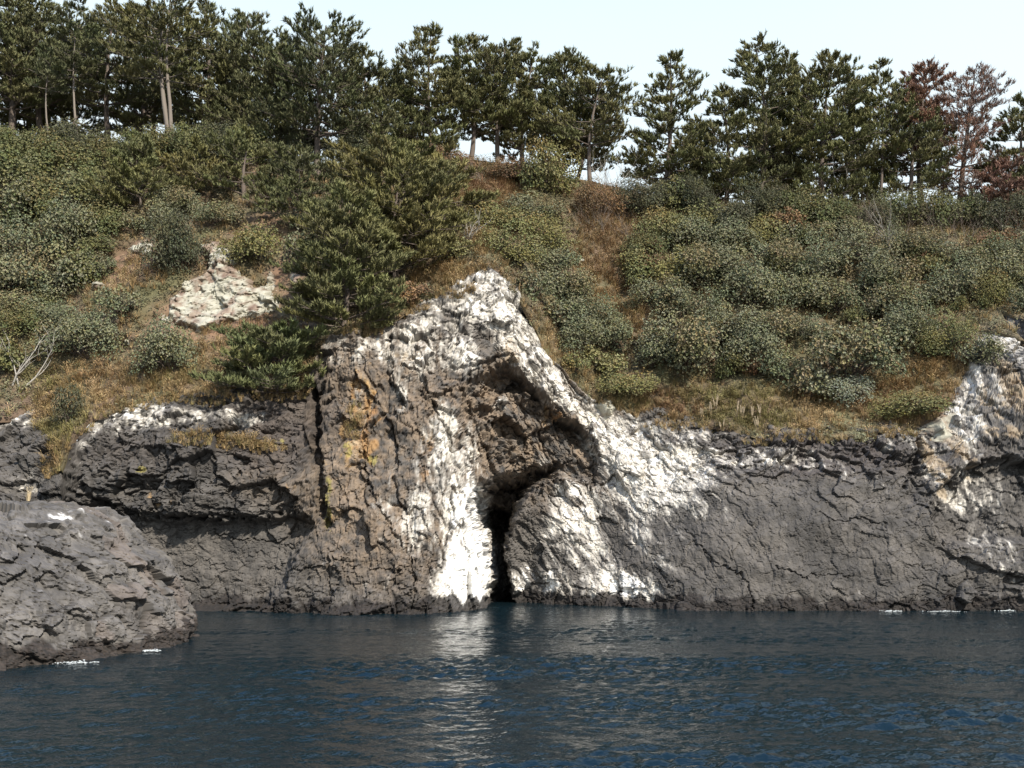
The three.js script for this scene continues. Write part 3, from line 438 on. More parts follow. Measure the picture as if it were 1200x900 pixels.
// [base x, base y, top x, top y, crown half width (photo px), crown start, metres behind the crest, more]
const P = [
  [-95, 172, -95, -30, 55, .2, 3, 0], [-48, 172, -45, -45, 55, .2, 4, 0], [10, 172, 8, -28, 48, .3, 5, 0], [58, 172, 52, -8, 44, .36, 8, 0], [30, 170, 30, 20, 38, .05, 14, 0], [100, 165, 104, 18, 40, .3, 16, 0], [140, 160, 136, 0, 48, .38, 6, 0], [155, 160, 168, 10, 44, .34, 10, 0], [185, 160, 190, 30, 40, .1, 18, 0], [238, 165, 242, 5, 50, .3, 7, 0], [268, 170, 275, 26, 44, .2, 11, 0], [296, 185, 290, 16, 54, .16, 5, 0], [335, 195, 330, 42, 50, .1, 3, 0], [425, 205, 425, 60, 50, .06, 2, 0], [465, 200, 462, 78, 46, .06, 5, 0],
  [510, 192, 505, 36, 50, .12, 4, 1], [549, 184, 545, 44, 44, .34, 5, 1], [584, 192, 592, 50, 50, .36, 5, 1], [616, 196, 626, 58, 48, .3, 6, 1], [642, 200, 662, 64, 50, .28, 7, 1], [668, 206, 690, 100, 40, .25, 5, 1], [692, 218, 706, 88, 52, .34, 2, 1],
  [778, 238, 786, 60, 46, .08, 2, 2], [815, 240, 812, 150, 34, .05, 6, 2], [852, 243, 848, 104, 46, .06, 1, 2], [888, 243, 884, 48, 54, .1, 3, 2], [925, 243, 922, 66, 42, .12, 6, 2], [966, 246, 972, 66, 58, .08, 2, 2], [1000, 243, 1004, 92, 38, .1, 6, 2],
];
P.forEach(([bx, by, tx, ty, rx, cs, dD, z]) => {
  const b = onRidge(bx, by, dD), D = -b.z, top = at(tx, ty, D), k = D / F;
  pine(b, top.y - b.y, rx * k * 1.25, { seed: seed++, crown: cs, lean: [top.x - b.x, 0], color: z === 0 ? DARK.map((v, i) => mixn(v, GREEN[i], 0.45)) : GREEN, gap: z === 1 ? 0.2 : 0.13, ...pineLabel(z, bx, ty, dD) });
});
function onePine(bx, by, tx, ty, rx, cs, dD, label, more = {}) { const b = onRidge(bx, by, dD), D = -b.z, top = at(tx, ty, D); return pine(b, top.y - b.y, rx * D / F * 1.22, { seed: seed++, crown: cs, lean: [top.x - b.x, 0], label, ...more }); }
onePine(97, 188, 90, -8, 34, .5, 0, 'slim pine with a bare pale grey trunk in front of the dense skyline row', { bark: M.paleBark, trunk: 0.16, color: DARK });
onePine(64, 176, 62, 60, 22, .6, 0, 'thin pale pole like pine, forked and half bare, above the sage shrubs', { bark: M.paleBark, trunk: 0.13, color: DARK, density: 0.6 });
onePine(206, 190, 196, -18, 58, .46, 0, 'large twin trunked pine with a broad crown above the low bright green pine', { bark: M.paleBark, trunk: 0.36, twin: 0.75, color: GREEN });
onePine(372, 208, 382, 24, 74, .24, 0, 'massive very dark pine with wide layered boughs and a short thick trunk', { color: DARK, trunk: 0.42 });
onePine(1027, 242, 1029, 76, 34, .34, 2, 'slender pine with thin see-through crown beside the reddish pines', { density: 0.75, gap: 0.22, trunk: 0.2, color: GREEN });
onePine(1068, 248, 1066, 118, 44, .2, 1, 'low green pine directly in front of the reddish dying pines', { color: GREEN });
onePine(1084, 248, 1086, 72, 42, .36, 4, 'dying pine with rust red crown and some green boughs left', { color: RED, density: 1.1, gap: 0.15, second: GREEN, secondShare: t => t < 0.55 ? 0.65 : 0.08 });
onePine(1124, 250, 1142, 80, 54, .18, 3, 'tall thin dead pine with sparse grey brown top and rust red lower boughs', { color: [0.215, 0.125, 0.092], density: 0.95, gap: 0.08, second: [0.2, 0.14, 0.115], secondShare: t => t > 0.6 ? 0.7 : 0.12, needles: 8, wid: 0.042 });
onePine(1172, 255, 1176, 196, 36, .1, 1, 'small rust red dying pine leaning beside the green edge pine', { color: RED, density: 0.9 });
onePine(1206, 254, 1198, 114, 42, .16, 2, 'green pine standing just past the dying pines', { color: GREEN });
onePine(1262, 254, 1262, 90, 50, .2, 3, 'green pine further along the ridge past the dying pines', { color: GREEN });
onePine(463, 325, 470, 178, 80, .06, -1, 'broad layered pine growing on the slope above the white buttress', { flat: true, color: GREEN.map((v, i) => mixn(v, OLIVE[i], .5)), trunk: 0.3, levels: 15, density: 1.35, gap: 0.05 });
onePine(405, 385, 400, 225, 56, .02, -1, 'bushy dark pine on the slope at the left shoulder of the buttress', { flat: true, color: GREEN, levels: 14, density: 1.3, gap: 0.05 });
onePine(520, 268, 515, 180, 40, .1, -1, 'small olive pine behind the broad layered slope pine', { flat: true, color: OLIVE, levels: 7 });
onePine(345, 262, 348, 176, 46, .1, -1, 'stout green pine on the slope below the massive dark pine', { flat: true, color: DARK, levels: 7 });
onePine(288, 232, 290, 170, 46, .12, -1, 'low spreading pine with a reddish trunk over bare red soil', { flat: true, color: GREEN, levels: 6, trunk: 0.3 });
onePine(165, 250, 160, 186, 50, .05, -1, 'low bright green pine under the twin trunked pine', { flat: true, color: GREEN, levels: 8, density: 1.3 });
onePine(232, 222, 228, 176, 36, .05, -1, 'small bushy pine beside the low bright green pine', { flat: true, color: OLIVE, levels: 5 });
onePine(325, 456, 328, 394, 56, .02, -1, 'prostrate dark green pine hanging over the cliff edge below the cream outcrop', { flat: true, color: [0.125, 0.138, 0.055], levels: 8, density: 1.4, gap: 0.03 });
console.log('pines');

// broadleaf shrubs: mounds of leaf rosettes on stems
const KIND = { sage: [0.166, 0.168, 0.098], olive: [0.18, 0.17, 0.07], dark: [0.08, 0.082, 0.046], green: [0.128, 0.132, 0.056], silver: [0.24, 0.235, 0.18], rusty: [0.20, 0.125, 0.072] };
const protos = {};
function shrubProto(kind, rx, ry, sd) { // leaf rosettes over a heap of lobes, on stems from the ground
  const r = rng(sd), T = new Tris(), col = KIND[kind], stems = [], rz = rx * 0.8, lobes = [], nl = 10 + Math.round(rx * 4);
  for (let i = 0; i < nl; i++) { const w = r() * 6.28, q = Math.sqrt(r()) * 0.8, b = rv(r, 0.16, 0.44) * Math.min(rx, ry * 1.4), h = r(); lobes.push([Math.cos(w) * q * rx * 1.08, ry * (rv(r, -0.35, 0.9) * (1 - 0.6 * q * q) - 0.1), Math.sin(w) * q * rz, b, h < 0.45 ? [1, 1, 1] : h < 0.7 ? [1.05, 1.02, 0.85] : h < 0.92 ? [0.82, 0.92, 0.88] : [1.1, 0.9, 0.8], rv(r, 0.75, 1.2)]); }
  const s = kind === 'dark' ? 0.8 : 1, tot = lobes.reduce((a, b) => a + b[3] * b[3], 0), count = Math.round(tot * 195 / (s * s));
  for (let i = 0; i < count; i++) {
    let pick = r() * tot, b = lobes[0]; for (const q of lobes) { pick -= q[3] * q[3]; if (pick <= 0) { b = q; break; } }
    const u = rv(r, -0.7, 1), w = r() * 6.28, q = Math.sqrt(1 - u * u), n = new THREE.Vector3(q * Math.cos(w), u, q * Math.sin(w)), f = b[3] * (r() < 0.2 ? rv(r, 0.5, 0.85) : r() < 0.16 ? rv(r, 1.1, 1.6) : rv(r, 0.84, 1.18));
    const c = new THREE.Vector3(b[0] + n.x * f, b[1] + n.y * f * 0.9, b[2] + n.z * f); if (c.z < -rz * 0.3) continue;
    const d = n.clone().add(new THREE.Vector3(rv(r, -0.4, 0.4), rv(r, 0.25, 0.9), rv(r, -0.4, 0.4))).normalize();
    const a = new THREE.Vector3(d.y, -d.x, 0.2).cross(d).normalize(), e = new THREE.Vector3().crossVectors(d, a), t = rv(r, 0.8, 1.2), cc = [col[0] * t * b[4][0] * rv(r, 0.9, 1.1), col[1] * t * b[4][1], col[2] * t * b[4][2] * rv(r, 0.8, 1.2)], nlv = 5;
    for (let k = 0; k < nlv; k++) {
      const th = k / nlv * 6.28 + r(), o = rv(r, 0.5, 1.4), L = rv(r, 0.10, 0.20) * s * b[5], W = L * 0.27, vx = new THREE.Vector3().addScaledVector(a, Math.cos(th) * o).addScaledVector(e, Math.sin(th) * o).add(d).normalize(), sd2 = new THREE.Vector3().crossVectors(vx, d).normalize(), m = rv(r, 0.9, 1.1), col2 = [cc[0] * m, cc[1] * m, cc[2] * m];
      const p1 = [c.x + vx.x * L * .5 + sd2.x * W, c.y + vx.y * L * .5 + sd2.y * W, c.z + vx.z * L * .5 + sd2.z * W], p2 = [c.x + vx.x * L * .5 - sd2.x * W, c.y + vx.y * L * .5 - sd2.y * W, c.z + vx.z * L * .5 - sd2.z * W], tip = [c.x + vx.x * L, c.y + vx.y * L - 0.02, c.z + vx.z * L], c0 = [c.x, c.y, c.z];
      T.tri(c0, p1, tip, col2); T.tri(c0, tip, p2, col2);
    }
  }
  for (const b of lobes) { const e = new THREE.Vector3(b[0], b[1], b[2]), m = e.clone().multiplyScalar(0.5).add(new THREE.Vector3(rv(r, -.2, .2), -ry * 0.15, rv(r, -.2, .2))); stems.push(limb([new THREE.Vector3(0, -ry * 0.8, -0.3), m, e], [0.05, 0.035, 0.015], 4)); }
  return { rx, ry, stems: mergeGeometries(stems), foliage: T.geo() };
}
function shrub(base, rx, ry, kind, sd, label, group, name = 'broadleaf_shrub') {
  const big = rx > 2.3, variants = kind === 'sage' ? 6 : kind === 'olive' || kind === 'dark' ? 4 : 2, key = kind + big + sd % variants, r = rng(sd * 7 + 1);
  const p = protos[key] ??= shrubProto(kind, big ? 3.1 : 1.7, big ? 2.1 : 1.3, 1000 + key.length * 31 + sd);
  const g = thing(name, base, label, 'shrub', group); g.rotation.set(0.25 + rv(r, -0.1, 0.2), rv(r, -0.6, 0.6), rv(r, -0.25, 0.25)); g.scale.set(rx / p.rx * (r() < 0.5 ? -1 : 1), ry / p.ry, (rx / p.rx + ry / p.ry) / 2);
  mesh('stems', p.stems, M.twig, g); mesh('foliage', p.foliage, M.leaf, g); return g;
}
let ss = 900;
const S = [ // zone, x, y, half width, half height, kind
  [0, -60, 240, 55, 36, 'sage'], [0, -70, 320, 55, 40, 'sage'], [0, -60, 390, 40, 30, 'sage'], [0, 30, 215, 50, 28, 'green'], [0, 88, 205, 40, 24, 'green'], [0, 14, 255, 46, 30, 'sage'], [0, 72, 250, 46, 30, 'green'], [0, 125, 232, 36, 24, 'green'], [0, 30, 295, 46, 30, 'sage'], [0, 92, 285, 36, 28, 'sage'], [0, 10, 335, 42, 28, 'sage'], [0, 65, 330, 42, 30, 'sage'], [0, 105, 318, 24, 24, 'green'], [0, 40, 360, 40, 20, 'sage'], [0, 125, 268, 30, 20, 'green'], [0, 20, 180, 36, 18, 'green'], [0, 130, 190, 30, 16, 'green'], [0, 180, 262, 30, 18, 'sage'], [0, 215, 245, 30, 16, 'sage'], [0, 255, 258, 32, 18, 'sage'], [0, 88, 378, 30, 18, 'sage'], [0, 110, 408, 38, 24, 'sage'], [0, 152, 362, 22, 18, 'sage'], [0, 72, 402, 26, 18, 'sage'], [0, 362, 300, 24, 30, 'sage'], [0, 355, 262, 28, 16, 'sage'], [0, 30, 385, 30, 18, 'green'], [0, 12, 425, 24, 20, 'green'],
  [1, 640, 215, 36, 30, 'olive'], [1, 628, 250, 34, 18, 'sage'], [1, 585, 262, 40, 20, 'olive'], [1, 560, 245, 22, 16, 'olive'], [1, 640, 282, 34, 20, 'olive'], [1, 600, 298, 36, 20, 'olive'], [1, 645, 315, 34, 20, 'sage'], [1, 625, 340, 26, 18, 'sage'], [1, 668, 345, 32, 20, 'sage'], [1, 655, 372, 26, 18, 'sage'], [1, 695, 372, 30, 20, 'sage'], [1, 680, 402, 30, 20, 'sage'], [1, 715, 400, 26, 20, 'sage'], [1, 705, 428, 26, 16, 'olive'], [1, 735, 452, 34, 16, 'olive'], [1, 672, 428, 16, 12, 'olive'],
  [2, 770, 278, 36, 20, 'olive'], [2, 805, 290, 38, 20, 'sage'], [2, 752, 300, 26, 16, 'green'], [2, 770, 322, 36, 22, 'olive'], [2, 815, 325, 40, 24, 'sage'], [2, 765, 350, 32, 22, 'sage'], [2, 805, 365, 36, 22, 'sage'], [2, 850, 290, 34, 18, 'sage'], [2, 888, 280, 36, 18, 'olive'], [2, 860, 322, 34, 20, 'sage'], [2, 905, 312, 38, 22, 'sage'], [2, 940, 280, 36, 18, 'sage'], [2, 955, 312, 36, 24, 'sage'], [2, 880, 352, 38, 24, 'sage'], [2, 930, 350, 36, 22, 'sage'], [2, 848, 385, 30, 20, 'sage'], [2, 890, 395, 38, 22, 'sage'], [2, 980, 355, 36, 24, 'sage'], [2, 940, 388, 26, 16, 'sage'], [2, 880, 425, 38, 24, 'sage'], [2, 915, 438, 22, 20, 'sage'], [2, 1010, 300, 36, 22, 'sage'], [2, 1030, 335, 34, 24, 'sage'], [2, 1060, 360, 38, 26, 'sage'], [2, 1105, 345, 34, 26, 'sage'], [2, 1055, 395, 34, 22, 'sage'], [2, 1150, 330, 34, 22, 'sage'], [2, 1190, 330, 34, 22, 'sage'], [2, 1060, 300, 34, 20, 'sage'], [2, 1110, 308, 36, 20, 'sage'], [2, 1165, 300, 34, 16, 'sage'], [2, 1235, 340, 40, 26, 'sage'], [2, 1225, 300, 40, 20, 'sage'], [2, 830, 262, 36, 16, 'olive'], [2, 900, 258, 36, 14, 'green'], [2, 975, 268, 34, 14, 'sage'],
];
const place = (px, py, rx, ry) => { const b = onSlope(px, py), k = -b.z / F * 1.12; return [b.add(new THREE.Vector3(0, 0.12 * ry * k, 0.5 * ry * k)), rx * k, ry * k * 1.1]; };
const hue = { sage: 'sage green', olive: 'yellow olive', green: 'deep green', rusty: 'rust brown', dark: 'dark' };
function shrubLabel(z, px, py, kind, size) { // by colour and by what it grows next to
  const where = z === 0 ? (py < 225 ? 'right under the dense skyline pines' : py > 345 ? 'just above the dry cliff top grass near the bleached tree' : px > 150 ? 'round the cream outcrop and the slope pines' : py < 285 ? 'in the upper thicket beside the bare red soil' : 'in the lower thicket beside the bare red soil')
    : z === 1 ? (py < 270 ? 'near the ridge between open pines and white rock ridge' : py < 350 ? 'on the bank between white rock peak and small white stone' : 'on the bank right behind the lower white rock ridge')
    : px < 835 ? (py < 310 ? 'at the upper brown gully edge' : 'at the lower brown gully edge') : px > 1020 ? (py < 320 ? 'below the dying pines among leafless thickets' : 'beside the limed rock peak') : py < 300 ? 'just below the green ridge pines' : py < 370 ? 'in the middle of the wide thicket' : 'around the biggest round mound above the cliff grass';
  const l = `${size}${hue[kind]} shrub ${where}`; return [l, l.replace(' shrub ', ' shrubs ')];
}
for (const [z, px, py, rx, ry, kind] of S) { const [b, a, c] = place(px, py, rx, ry); shrub(b, a, c, kind, ss++, ...shrubLabel(z, px, py, kind, rx > 30 ? 'wide ' : '')); }
for (const [px, py, rx, ry, kind, label] of [
  [214, 302, 31, 34, 'dark', 'round dense dark bush beside the cream white outcrop'], [205, 424, 32, 27, 'sage', 'compact dark sage shrub alone in the dry grass above the cliff'], [298, 296, 36, 28, 'olive', 'yellow olive shrub just above the cream white outcrop'],
  [88, 486, 15, 22, 'dark', 'small dark upright shrub on the grassy bank at the cliff edge'], [800, 416, 46, 32, 'sage', 'wide flat sage shrub beside the lower end of the brown gully'], [1000, 425, 56, 40, 'sage', 'biggest round sage mound standing above the cliff top grass'], [995, 464, 32, 16, 'silver', 'silvery low shrub at the foot of the biggest round mound'], [945, 455, 24, 22, 'sage', 'sage shrub pressed against the side of the biggest round mound'],
  [1152, 352, 26, 20, 'olive', 'bright olive bush above the peak of the limed rock'], [1100, 402, 30, 22, 'olive', 'olive bush between the sage thicket and the limed rock peak'], [1148, 417, 22, 18, 'sage', 'small sage shrub rooted on the limed rock peak'], [1148, 292, 28, 14, 'rusty', 'brownish dry domed shrub below the dying pines'],
  [1060, 480, 44, 14, 'olive', 'low olive shrub spreading along the cliff edge beside the limed rock'], [530, 300, 20, 14, 'olive', 'olive shrub under the broad layered slope pine'], [440, 380, 18, 9, 'olive', 'small bright leafy tuft on the shoulder of the buttress'], [480, 350, 26, 14, 'rusty', 'brownish shrub drooping over the buttress below the slope pine'],
  [700, 245, 24, 22, 'rusty', 'rust brown shrub at the head of the gully'], [600, 205, 30, 12, 'rusty', 'dull red brown shrub on the ridge under the open pines'],
]) { const [b, a, c] = place(px, py, rx, ry); shrub(b, a, c, kind, ss++, label); }
for (const [px, py, dD, rx, ry] of [[110, 150, 12, 46, 34], [170, 150, 13, 46, 36], [225, 150, 12, 46, 36], [280, 158, 12, 46, 32], [60, 150, 13, 46, 34], [15, 150, 12, 46, 34], [330, 170, 12, 46, 30], [135, 150, 20, 40, 44], [200, 150, 20, 44, 46], [80, 150, 20, 40, 46]]) { const b = onRidge(px, py, dD), k = -b.z / F; shrub(b.add(new THREE.Vector3(0, ry * k * 0.6, 0)), rx * k, ry * k, 'dark', ss++, 'dark undergrowth bush behind the trunks of the dense skyline pines', 'undergrowth behind the skyline pines'); }
{ const r = rng(62);
  for (let i = 0; i < 46; i++) { const px = rv(r, 750, 1200), py = rv(r, 262, px > 1090 ? 380 : 445), k = r(), kind = k < 0.3 ? 'olive' : k < 0.45 ? 'rusty' : k < 0.8 ? 'sage' : 'green', [b, a, c] = place(px, py, rv(r, 10, 20), rv(r, 9, 17)); b.z += 0.5; shrub(b, a, c, kind, ss++, ...shrubLabel(2, px, py, kind, 'small ')); }
  for (let i = 0; i < 16; i++) { const px = rv(r, 0, 130), py = rv(r, 205, 375), [b, a, c] = place(px, py, rv(r, 10, 20), rv(r, 9, 16)), kind = r() < 0.7 ? 'sage' : 'green'; b.z += 0.4; shrub(b, a, c, kind, ss++, ...shrubLabel(0, px, py, kind, 'small ')); } }
{ const r = rng(61); const lab = [['dark undergrowth bush among the trunks of the dense skyline pines', 'undergrowth among the skyline pines'], ['dull brown green bush along the ridge under the open pines', 'ridge bushes under the open pines'], ['dark green bush at the feet of the ridge pines past the gully', 'bushes at the feet of the ridge pines']];
  for (let px = -60; px < 1260; px += rv(r, 26, 40)) { const z = px < 480 ? 0 : px < 740 ? 1 : 2, cy = px < 400 ? 182 : px < 600 ? 192 : mixn(196, 252, clamp01((px - 600) / 250)); if (z === 1 && r() < 0.35) continue; const [b, a, c] = place(px, cy + rv(r, -2, 12), rv(r, 20, 34), z === 1 ? rv(r, 10, 16) : rv(r, 16, 27)); shrub(b, a, c, z === 0 ? (r() < 0.5 ? 'green' : 'dark') : z === 1 ? (r() < 0.5 ? 'rusty' : 'olive') : (r() < 0.6 ? 'dark' : 'green'), ss++, lab[z][0], lab[z][1]); } }
console.log('shrubs');

// leafless thickets and dead wood
function bareShrub(base, H, W, sd, label, mat, n = 9, rad = 0.045, name = 'leafless_shrub', group) {
  const r = rng(sd), g = thing(name, base, label, 'bare shrub', group), main = [], fine = [];
  const grow = (p, d, L, q, depth) => { const pts = [p], rr = [q]; let c = p.clone(), dd = d.clone(); for (let i = 1; i <= 3; i++) { dd.add(new THREE.Vector3(rv(r, -.3, .3), rv(r, -.1, .25), rv(r, -.3, .3))).normalize(); c = c.clone().addScaledVector(dd, L / 3); pts.push(c); rr.push(q * (1 - 0.22 * i)); } (depth ? fine : main).push(limb(pts, rr, depth ? 3 : 5)); if (depth < 2) for (let k = 0; k < 3 + (depth ? 0 : 1); k++) { const i = 1 + Math.floor(r() * 3); grow(pts[i], new THREE.Vector3(dd.x + rv(r, -.9, .9), dd.y + rv(r, -.3, .5), dd.z + rv(r, -.7, .7)).normalize(), L * rv(r, .4, .7), q * 0.5, depth + 1); } };
  for (let i = 0; i < n; i++) grow(new THREE.Vector3(rv(r, -.25, .25) * W, -0.2, 0), new THREE.Vector3(rv(r, -1, 1) * W / H, 1, rv(r, -.3, .5)).normalize(), H * rv(r, .6, 1), rad, 0);
  mesh('stems', mergeGeometries(main), mat, g); mesh('twigs', mergeGeometries(fine), mat, g); return g;
}
const bl = 'leafless grey brown thicket shrub below the pines at the top of the slope', bg = 'leafless shrubs along the top of the slope';
for (const [px, py, h, w] of [[1000, 268, 30, 30], [1050, 275, 34, 36], [1090, 285, 32, 34], [1130, 270, 30, 30], [1170, 280, 26, 26], [1060, 250, 30, 24], [960, 245, 26, 30], [1100, 262, 28, 30], [1020, 292, 24, 26], [720, 232, 34, 26], [700, 262, 30, 20], [735, 270, 26, 22], [560, 205, 22, 22], [640, 205, 20, 30], [760, 240, 24, 24], [830, 245, 24, 26], [120, 200, 24, 26], [215, 210, 22, 26], [320, 225, 22, 24], [80, 182, 24, 22], [255, 200, 22, 26]]) { const b = onSlope(px, py + h * 0.4), k = -b.z / F; bareShrub(b, h * k * 1.3, w * k * 1.6, ss++, bl, M.twig, 9, 0.03, 'leafless_shrub', bg); }
{ const mk = (px, py, h, w, label, n, rad) => { const b = onSlope(px, py), k = -b.z / F; bareShrub(b, h * k, w * k, ss++, label, M.deadWood, n, rad, 'dead_tree'); };
  mk(20, 452, 58, 50, 'bleached leafless little tree with crooked limbs at the cliff top', 3, 0.085); mk(545, 288, 34, 22, 'bleached broken snag beside the broad layered slope pine', 4, 0.06); mk(1050, 312, 52, 44, 'pale crooked dead branches in the sage thicket', 3, 0.05); mk(985, 240, 50, 44, 'pale fallen forked limb under the ridge pines', 3, 0.05); mk(715, 226, 44, 30, 'pale twiggy sapling on the ridge at the gully head', 6, 0.05); }

// ---------------------------------------------------------------- grass and low growth
function bladeTuft(n, h, spread, sd) { const r = rng(sd), T = new Tris(); for (let i = 0; i < n; i++) { const w = r() * 6.28, x = Math.cos(w) * spread * 0.3 * r(), z = Math.sin(w) * spread * 0.3 * r(), ox = Math.cos(w) * spread * rv(r, .4, 1), oz = Math.sin(w) * spread * rv(r, .4, 1), hh = h * rv(r, .55, 1), wd = 0.022, sx = -Math.sin(w) * wd, sz = Math.cos(w) * wd, m = rv(r, .75, 1.25), c = [m, m, m]; const mid = [x + ox * .45, hh * .75, z + oz * .45]; T.tri([x - sx, -.05, z - sz], [x + sx, -.05, z + sz], mid, c); T.tri([mid[0] - sx * .8, mid[1] - .02, mid[2] - sz * .8], [mid[0] + sx * .8, mid[1] - .02, mid[2] + sz * .8], [x + ox, hh * .86, z + oz], c); } return T.geo(); }
function leafPatch(n, sd) { const r = rng(sd), T = new Tris(); for (let i = 0; i < n; i++) { const x = rv(r, -.45, .45), z = rv(r, -.3, .3), y = rv(r, 0, .35), w = r() * 6.28, L = rv(r, .1, .18), u = rv(r, -.1, .7), dx = Math.cos(w) * L, dz = Math.sin(w) * L, sx = -Math.sin(w) * L * .3, sz = Math.cos(w) * L * .3, m = rv(r, .7, 1.3), c = [m, m, m]; T.tri([x, y, z], [x + dx * .5 + sx, y + u * L * .5, z + dz * .5 + sz], [x + dx, y + u * L, z + dz], c); T.tri([x, y, z], [x + dx, y + u * L, z + dz], [x + dx * .5 - sx, y + u * L * .5, z + dz * .5 - sz], c); } return T.geo(); }
const straw = [0.36, 0.26, 0.14], ochre = [0.27, 0.18, 0.08], rustg = [0.21, 0.115, 0.07], oliveg = [0.165, 0.15, 0.055];
const grassy = [[210, 440, 150, 24, 0, 1], [100, 460, 60, 40, 0, 1], [50, 520, 50, 36, 0, 1], [300, 400, 60, 30, 0, .8], [160, 320, 34, 30, 0, .7], [720, 270, 34, 60, 10, 1.1], [700, 330, 22, 60, 14, 1], [660, 420, 26, 40, 40, .8], [750, 370, 18, 50, 10, .8], [780, 475, 100, 22, 0, 1.2], [900, 480, 90, 26, 0, 1], [1060, 470, 80, 30, 0, 1], [570, 225, 50, 22, 0, 1], [620, 265, 20, 30, 0, .3], [520, 320, 40, 16, 0, 1], [560, 285, 24, 20, 0, .9], [1110, 430, 40, 30, 0, .9], [640, 450, 20, 20, 0, .6], [240, 520, 70, 8, 0, .8], [860, 285, 30, 10, 0, .6]].map(a => region(...a));
const green2 = [[880, 490, 50, 14, 0, 1], [80, 500, 40, 20, 0, 1], [30, 450, 40, 20, 0, .9], [850, 465, 60, 12, 0, .9], [740, 470, 30, 12, 0, .6], [200, 440, 50, 14, 0, .5]].map(a => region(...a));
const orange = [[800, 470, 50, 18, 0, 1], [760, 465, 26, 14, 0, .8], [320, 400, 50, 30, 0, .8], [720, 300, 40, 60, 0, .6], [1040, 470, 60, 18, 0, .8], [690, 250, 40, 30, 0, .7], [150, 440, 60, 20, 0, .5], [570, 215, 50, 20, 0, .9]].map(a => region(...a));
{
  const r = rng(4242), sets = [], q = new THREE.Quaternion(), e = new THREE.Euler(), m4 = new THREE.Matrix4(); const N = 46000;
  const tufts = [bladeTuft(12, 0.62, 0.42, 1), bladeTuft(12, 0.5, 0.5, 2), bladeTuft(14, 0.42, 0.34, 3)], out = tufts.map(() => []), outL = [[], []], lp = [leafPatch(16, 11), leafPatch(16, 12)];
  for (let i = 0; i < N; i++) {
    const x = rv(r, -58, 58), rm = rimY(x), y = mixn(rm - 0.2, crestY(x) + 0.3, r()), gd = peak(grassy, x, y); const D = ground(x, y); if (Math.abs(x) > D * 0.6) continue;
    const n1 = fbm(x * 0.25 + 3, y * 0.25, 8, 3), g2 = peak(green2, x, y), og = peak(orange, x, y), bb = peak(bare, x, y);
    if (r() < 0.16 + gd * 0.9 - bb * 0.25) { let c = mix3(mix3(ochre, straw, clamp01(.5 + n1 * 2 + rv(r, -.3, .3))), rustg, clamp01(og * 0.8 + rv(r, -.4, .3))); c = mix3(c, oliveg, clamp01(g2 * 0.9 + rv(r, -.25, .25) + (r() < 0.2 ? 0.5 : 0))); const t = rv(r, .75, 1.25); out[Math.floor(r() * 3)].push([x, y, D, rv(r, .8, 1.9), c.map(v => v * t)]); }
    else if (r() < 0.55 - bb * 0.5) { const t = rv(r, .75, 1.25), c = mix3(KIND.sage, r() < .35 ? rustg : KIND.olive, clamp01(.3 + n1 * 2 + rv(r, -.3, .3))); outL[r() < .5 ? 0 : 1].push([x, y, D, rv(r, .8, 1.5), c.map(v => v * t)]); }
  }
  { const led = [[255, 516, 60, 9, 0.9], [310, 524, 26, 6, 0.8], [150, 476, 40, 8, 0.4], [230, 470, 60, 8, 0.9], [330, 462, 40, 8, 0.7], [530, 342, 34, 10, 0.7], [480, 362, 24, 9, 0.7], [415, 496, 12, 26, 0.5], [420, 390, 30, 7, 0.7], [800, 500, 60, 6, 0.5], [930, 516, 60, 6, 0.6], [1040, 512, 30, 7, 0.6], [60, 540, 14, 20, 0.9], [100, 500, 12, 12, 0.5]].map(([a, b, c, d, w]) => region(a, b, c, d, 0, w)), o = {};
    for (const g of led) for (let i = 0; i < g.a * g.b * 45 + 30; i++) { const w = r() * 6.28, q = Math.sqrt(r()), x = g.x + Math.cos(w) * q * g.a, y = g.y + Math.sin(w) * q * g.b; if (r() > g.w || y > rimY(x) + 0.4) continue; coastPoint(x, y, o); const t = rv(r, .75, 1.2), c = mix3(mix3(ochre, straw, r()), oliveg, r() < 0.25 ? 0.7 : 0.1); out[Math.floor(r() * 3)].push([o.x, o.y, o.D - 0.12, rv(r, .7, 1.4), c.map(v => v * t)]); } }
  const put = (name, geos, lists, label) => geos.forEach((g, k) => { const L = lists[k]; const im = new THREE.InstancedMesh(g, M.grass, L.length); im.name = numbered(name); im.castShadow = im.receiveShadow = true; L.forEach(([x, y, D, s, c], i) => { e.set(rv(r, .05, .5), r() * 6.28, rv(r, -.2, .2)); q.setFromEuler(e); m4.compose(new THREE.Vector3(x, y - 0.04, -D + 0.05), q, new THREE.Vector3(s, s, s)); im.setMatrixAt(i, m4); im.setColorAt(i, new THREE.Color().setRGB(...c)); }); tag(im, label, null, null, 'stuff'); scene.add(im); });
  put('dry_grass', tufts, out, 'dry straw and rust coloured grass on the slope'); put('ground_cover', lp, outL, 'low leafy creepers between the shrubs');
}
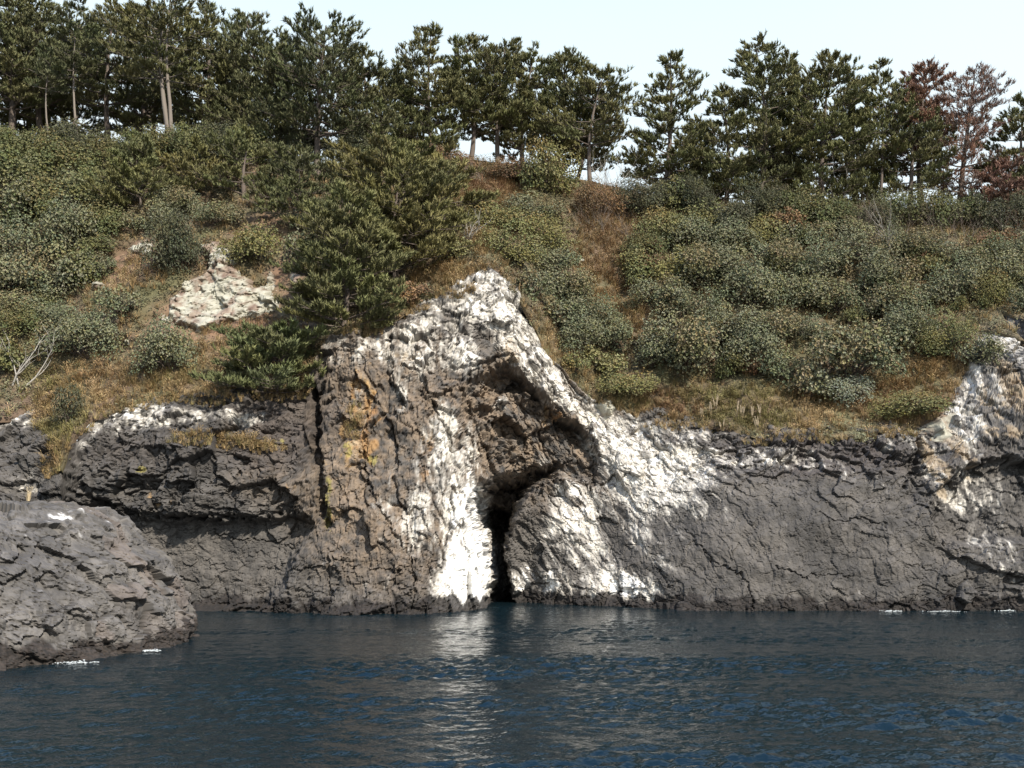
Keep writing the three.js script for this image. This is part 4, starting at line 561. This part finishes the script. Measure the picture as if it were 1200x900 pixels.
// grass plumes at the cliff edge
function plume(px, py, h, sd) {
  const r = rng(sd), b = onSlope(px, py), k = -b.z / F, H = h * k * 0.85; b.z += 0.5; const g = thing('plume_grass', b, 'pale feathery grass plumes standing on the cliff edge', 'grass', 'feathery grass plumes along the cliff edge'), st = [], T = new Tris(), n = 2 + Math.floor(r() * 3);
  for (let i = 0; i < n; i++) { const d = new THREE.Vector3(rv(r, -.22, .22), 1, rv(r, -.1, .2)), o = new THREE.Vector3(rv(r, -.12, .12), -.1, 0), top = o.clone().addScaledVector(d, H * rv(r, .75, 1)); st.push(limb([o, top], [0.012, 0.008], 3)); for (let q = 0; q < 60; q++) { const f = rv(r, .45, 1), p = o.clone().lerp(top, f), w = r() * 6.28, L = rv(r, .12, .22) * (1.35 - f), m = rv(r, .8, 1.15); T.tri([p.x - .022, p.y, p.z], [p.x + .022, p.y, p.z], [p.x + Math.cos(w) * L * .6, p.y + L * 1.3, p.z + Math.sin(w) * L * .6], [0.36 * m, 0.29 * m, 0.2 * m]); } }
  mesh('stalks', mergeGeometries(st), M.twig, g); mesh('plumes', T.geo(), M.grass, g);
  const bl2 = bladeTuft(14, H * 0.45, H * 0.35, sd + 5), c = bl2.attributes.color; for (let i = 0; i < c.count; i++) c.setXYZ(i, c.getX(i) * .22, c.getY(i) * .17, c.getZ(i) * .08); mesh('blades', bl2, M.grass, g);
}
[[838, 484, 28], [832, 486, 20], [862, 488, 22], [868, 490, 20], [881, 494, 24], [890, 492, 26], [888, 506, 24], [845, 505, 16], [822, 488, 14], [1185, 462, 10]].forEach(([x, y, h], i) => plume(x, y, h, 300 + i));
{ // tuft on the headland
  const b = new THREE.Vector3(at(33, 588, 51).x, 7.7, -51), g = thing('grass_clump', b, 'small straw coloured grass clump on top of the rock headland', 'grass'); const t = bladeTuft(40, 0.95, 0.4, 77), c = t.attributes.color; for (let i = 0; i < c.count; i++) c.setXYZ(i, c.getX(i) * .4, c.getY(i) * .32, c.getZ(i) * .2); mesh('blades', t, M.grass, g);
}
console.log('done');
renderer.render(scene, camera);
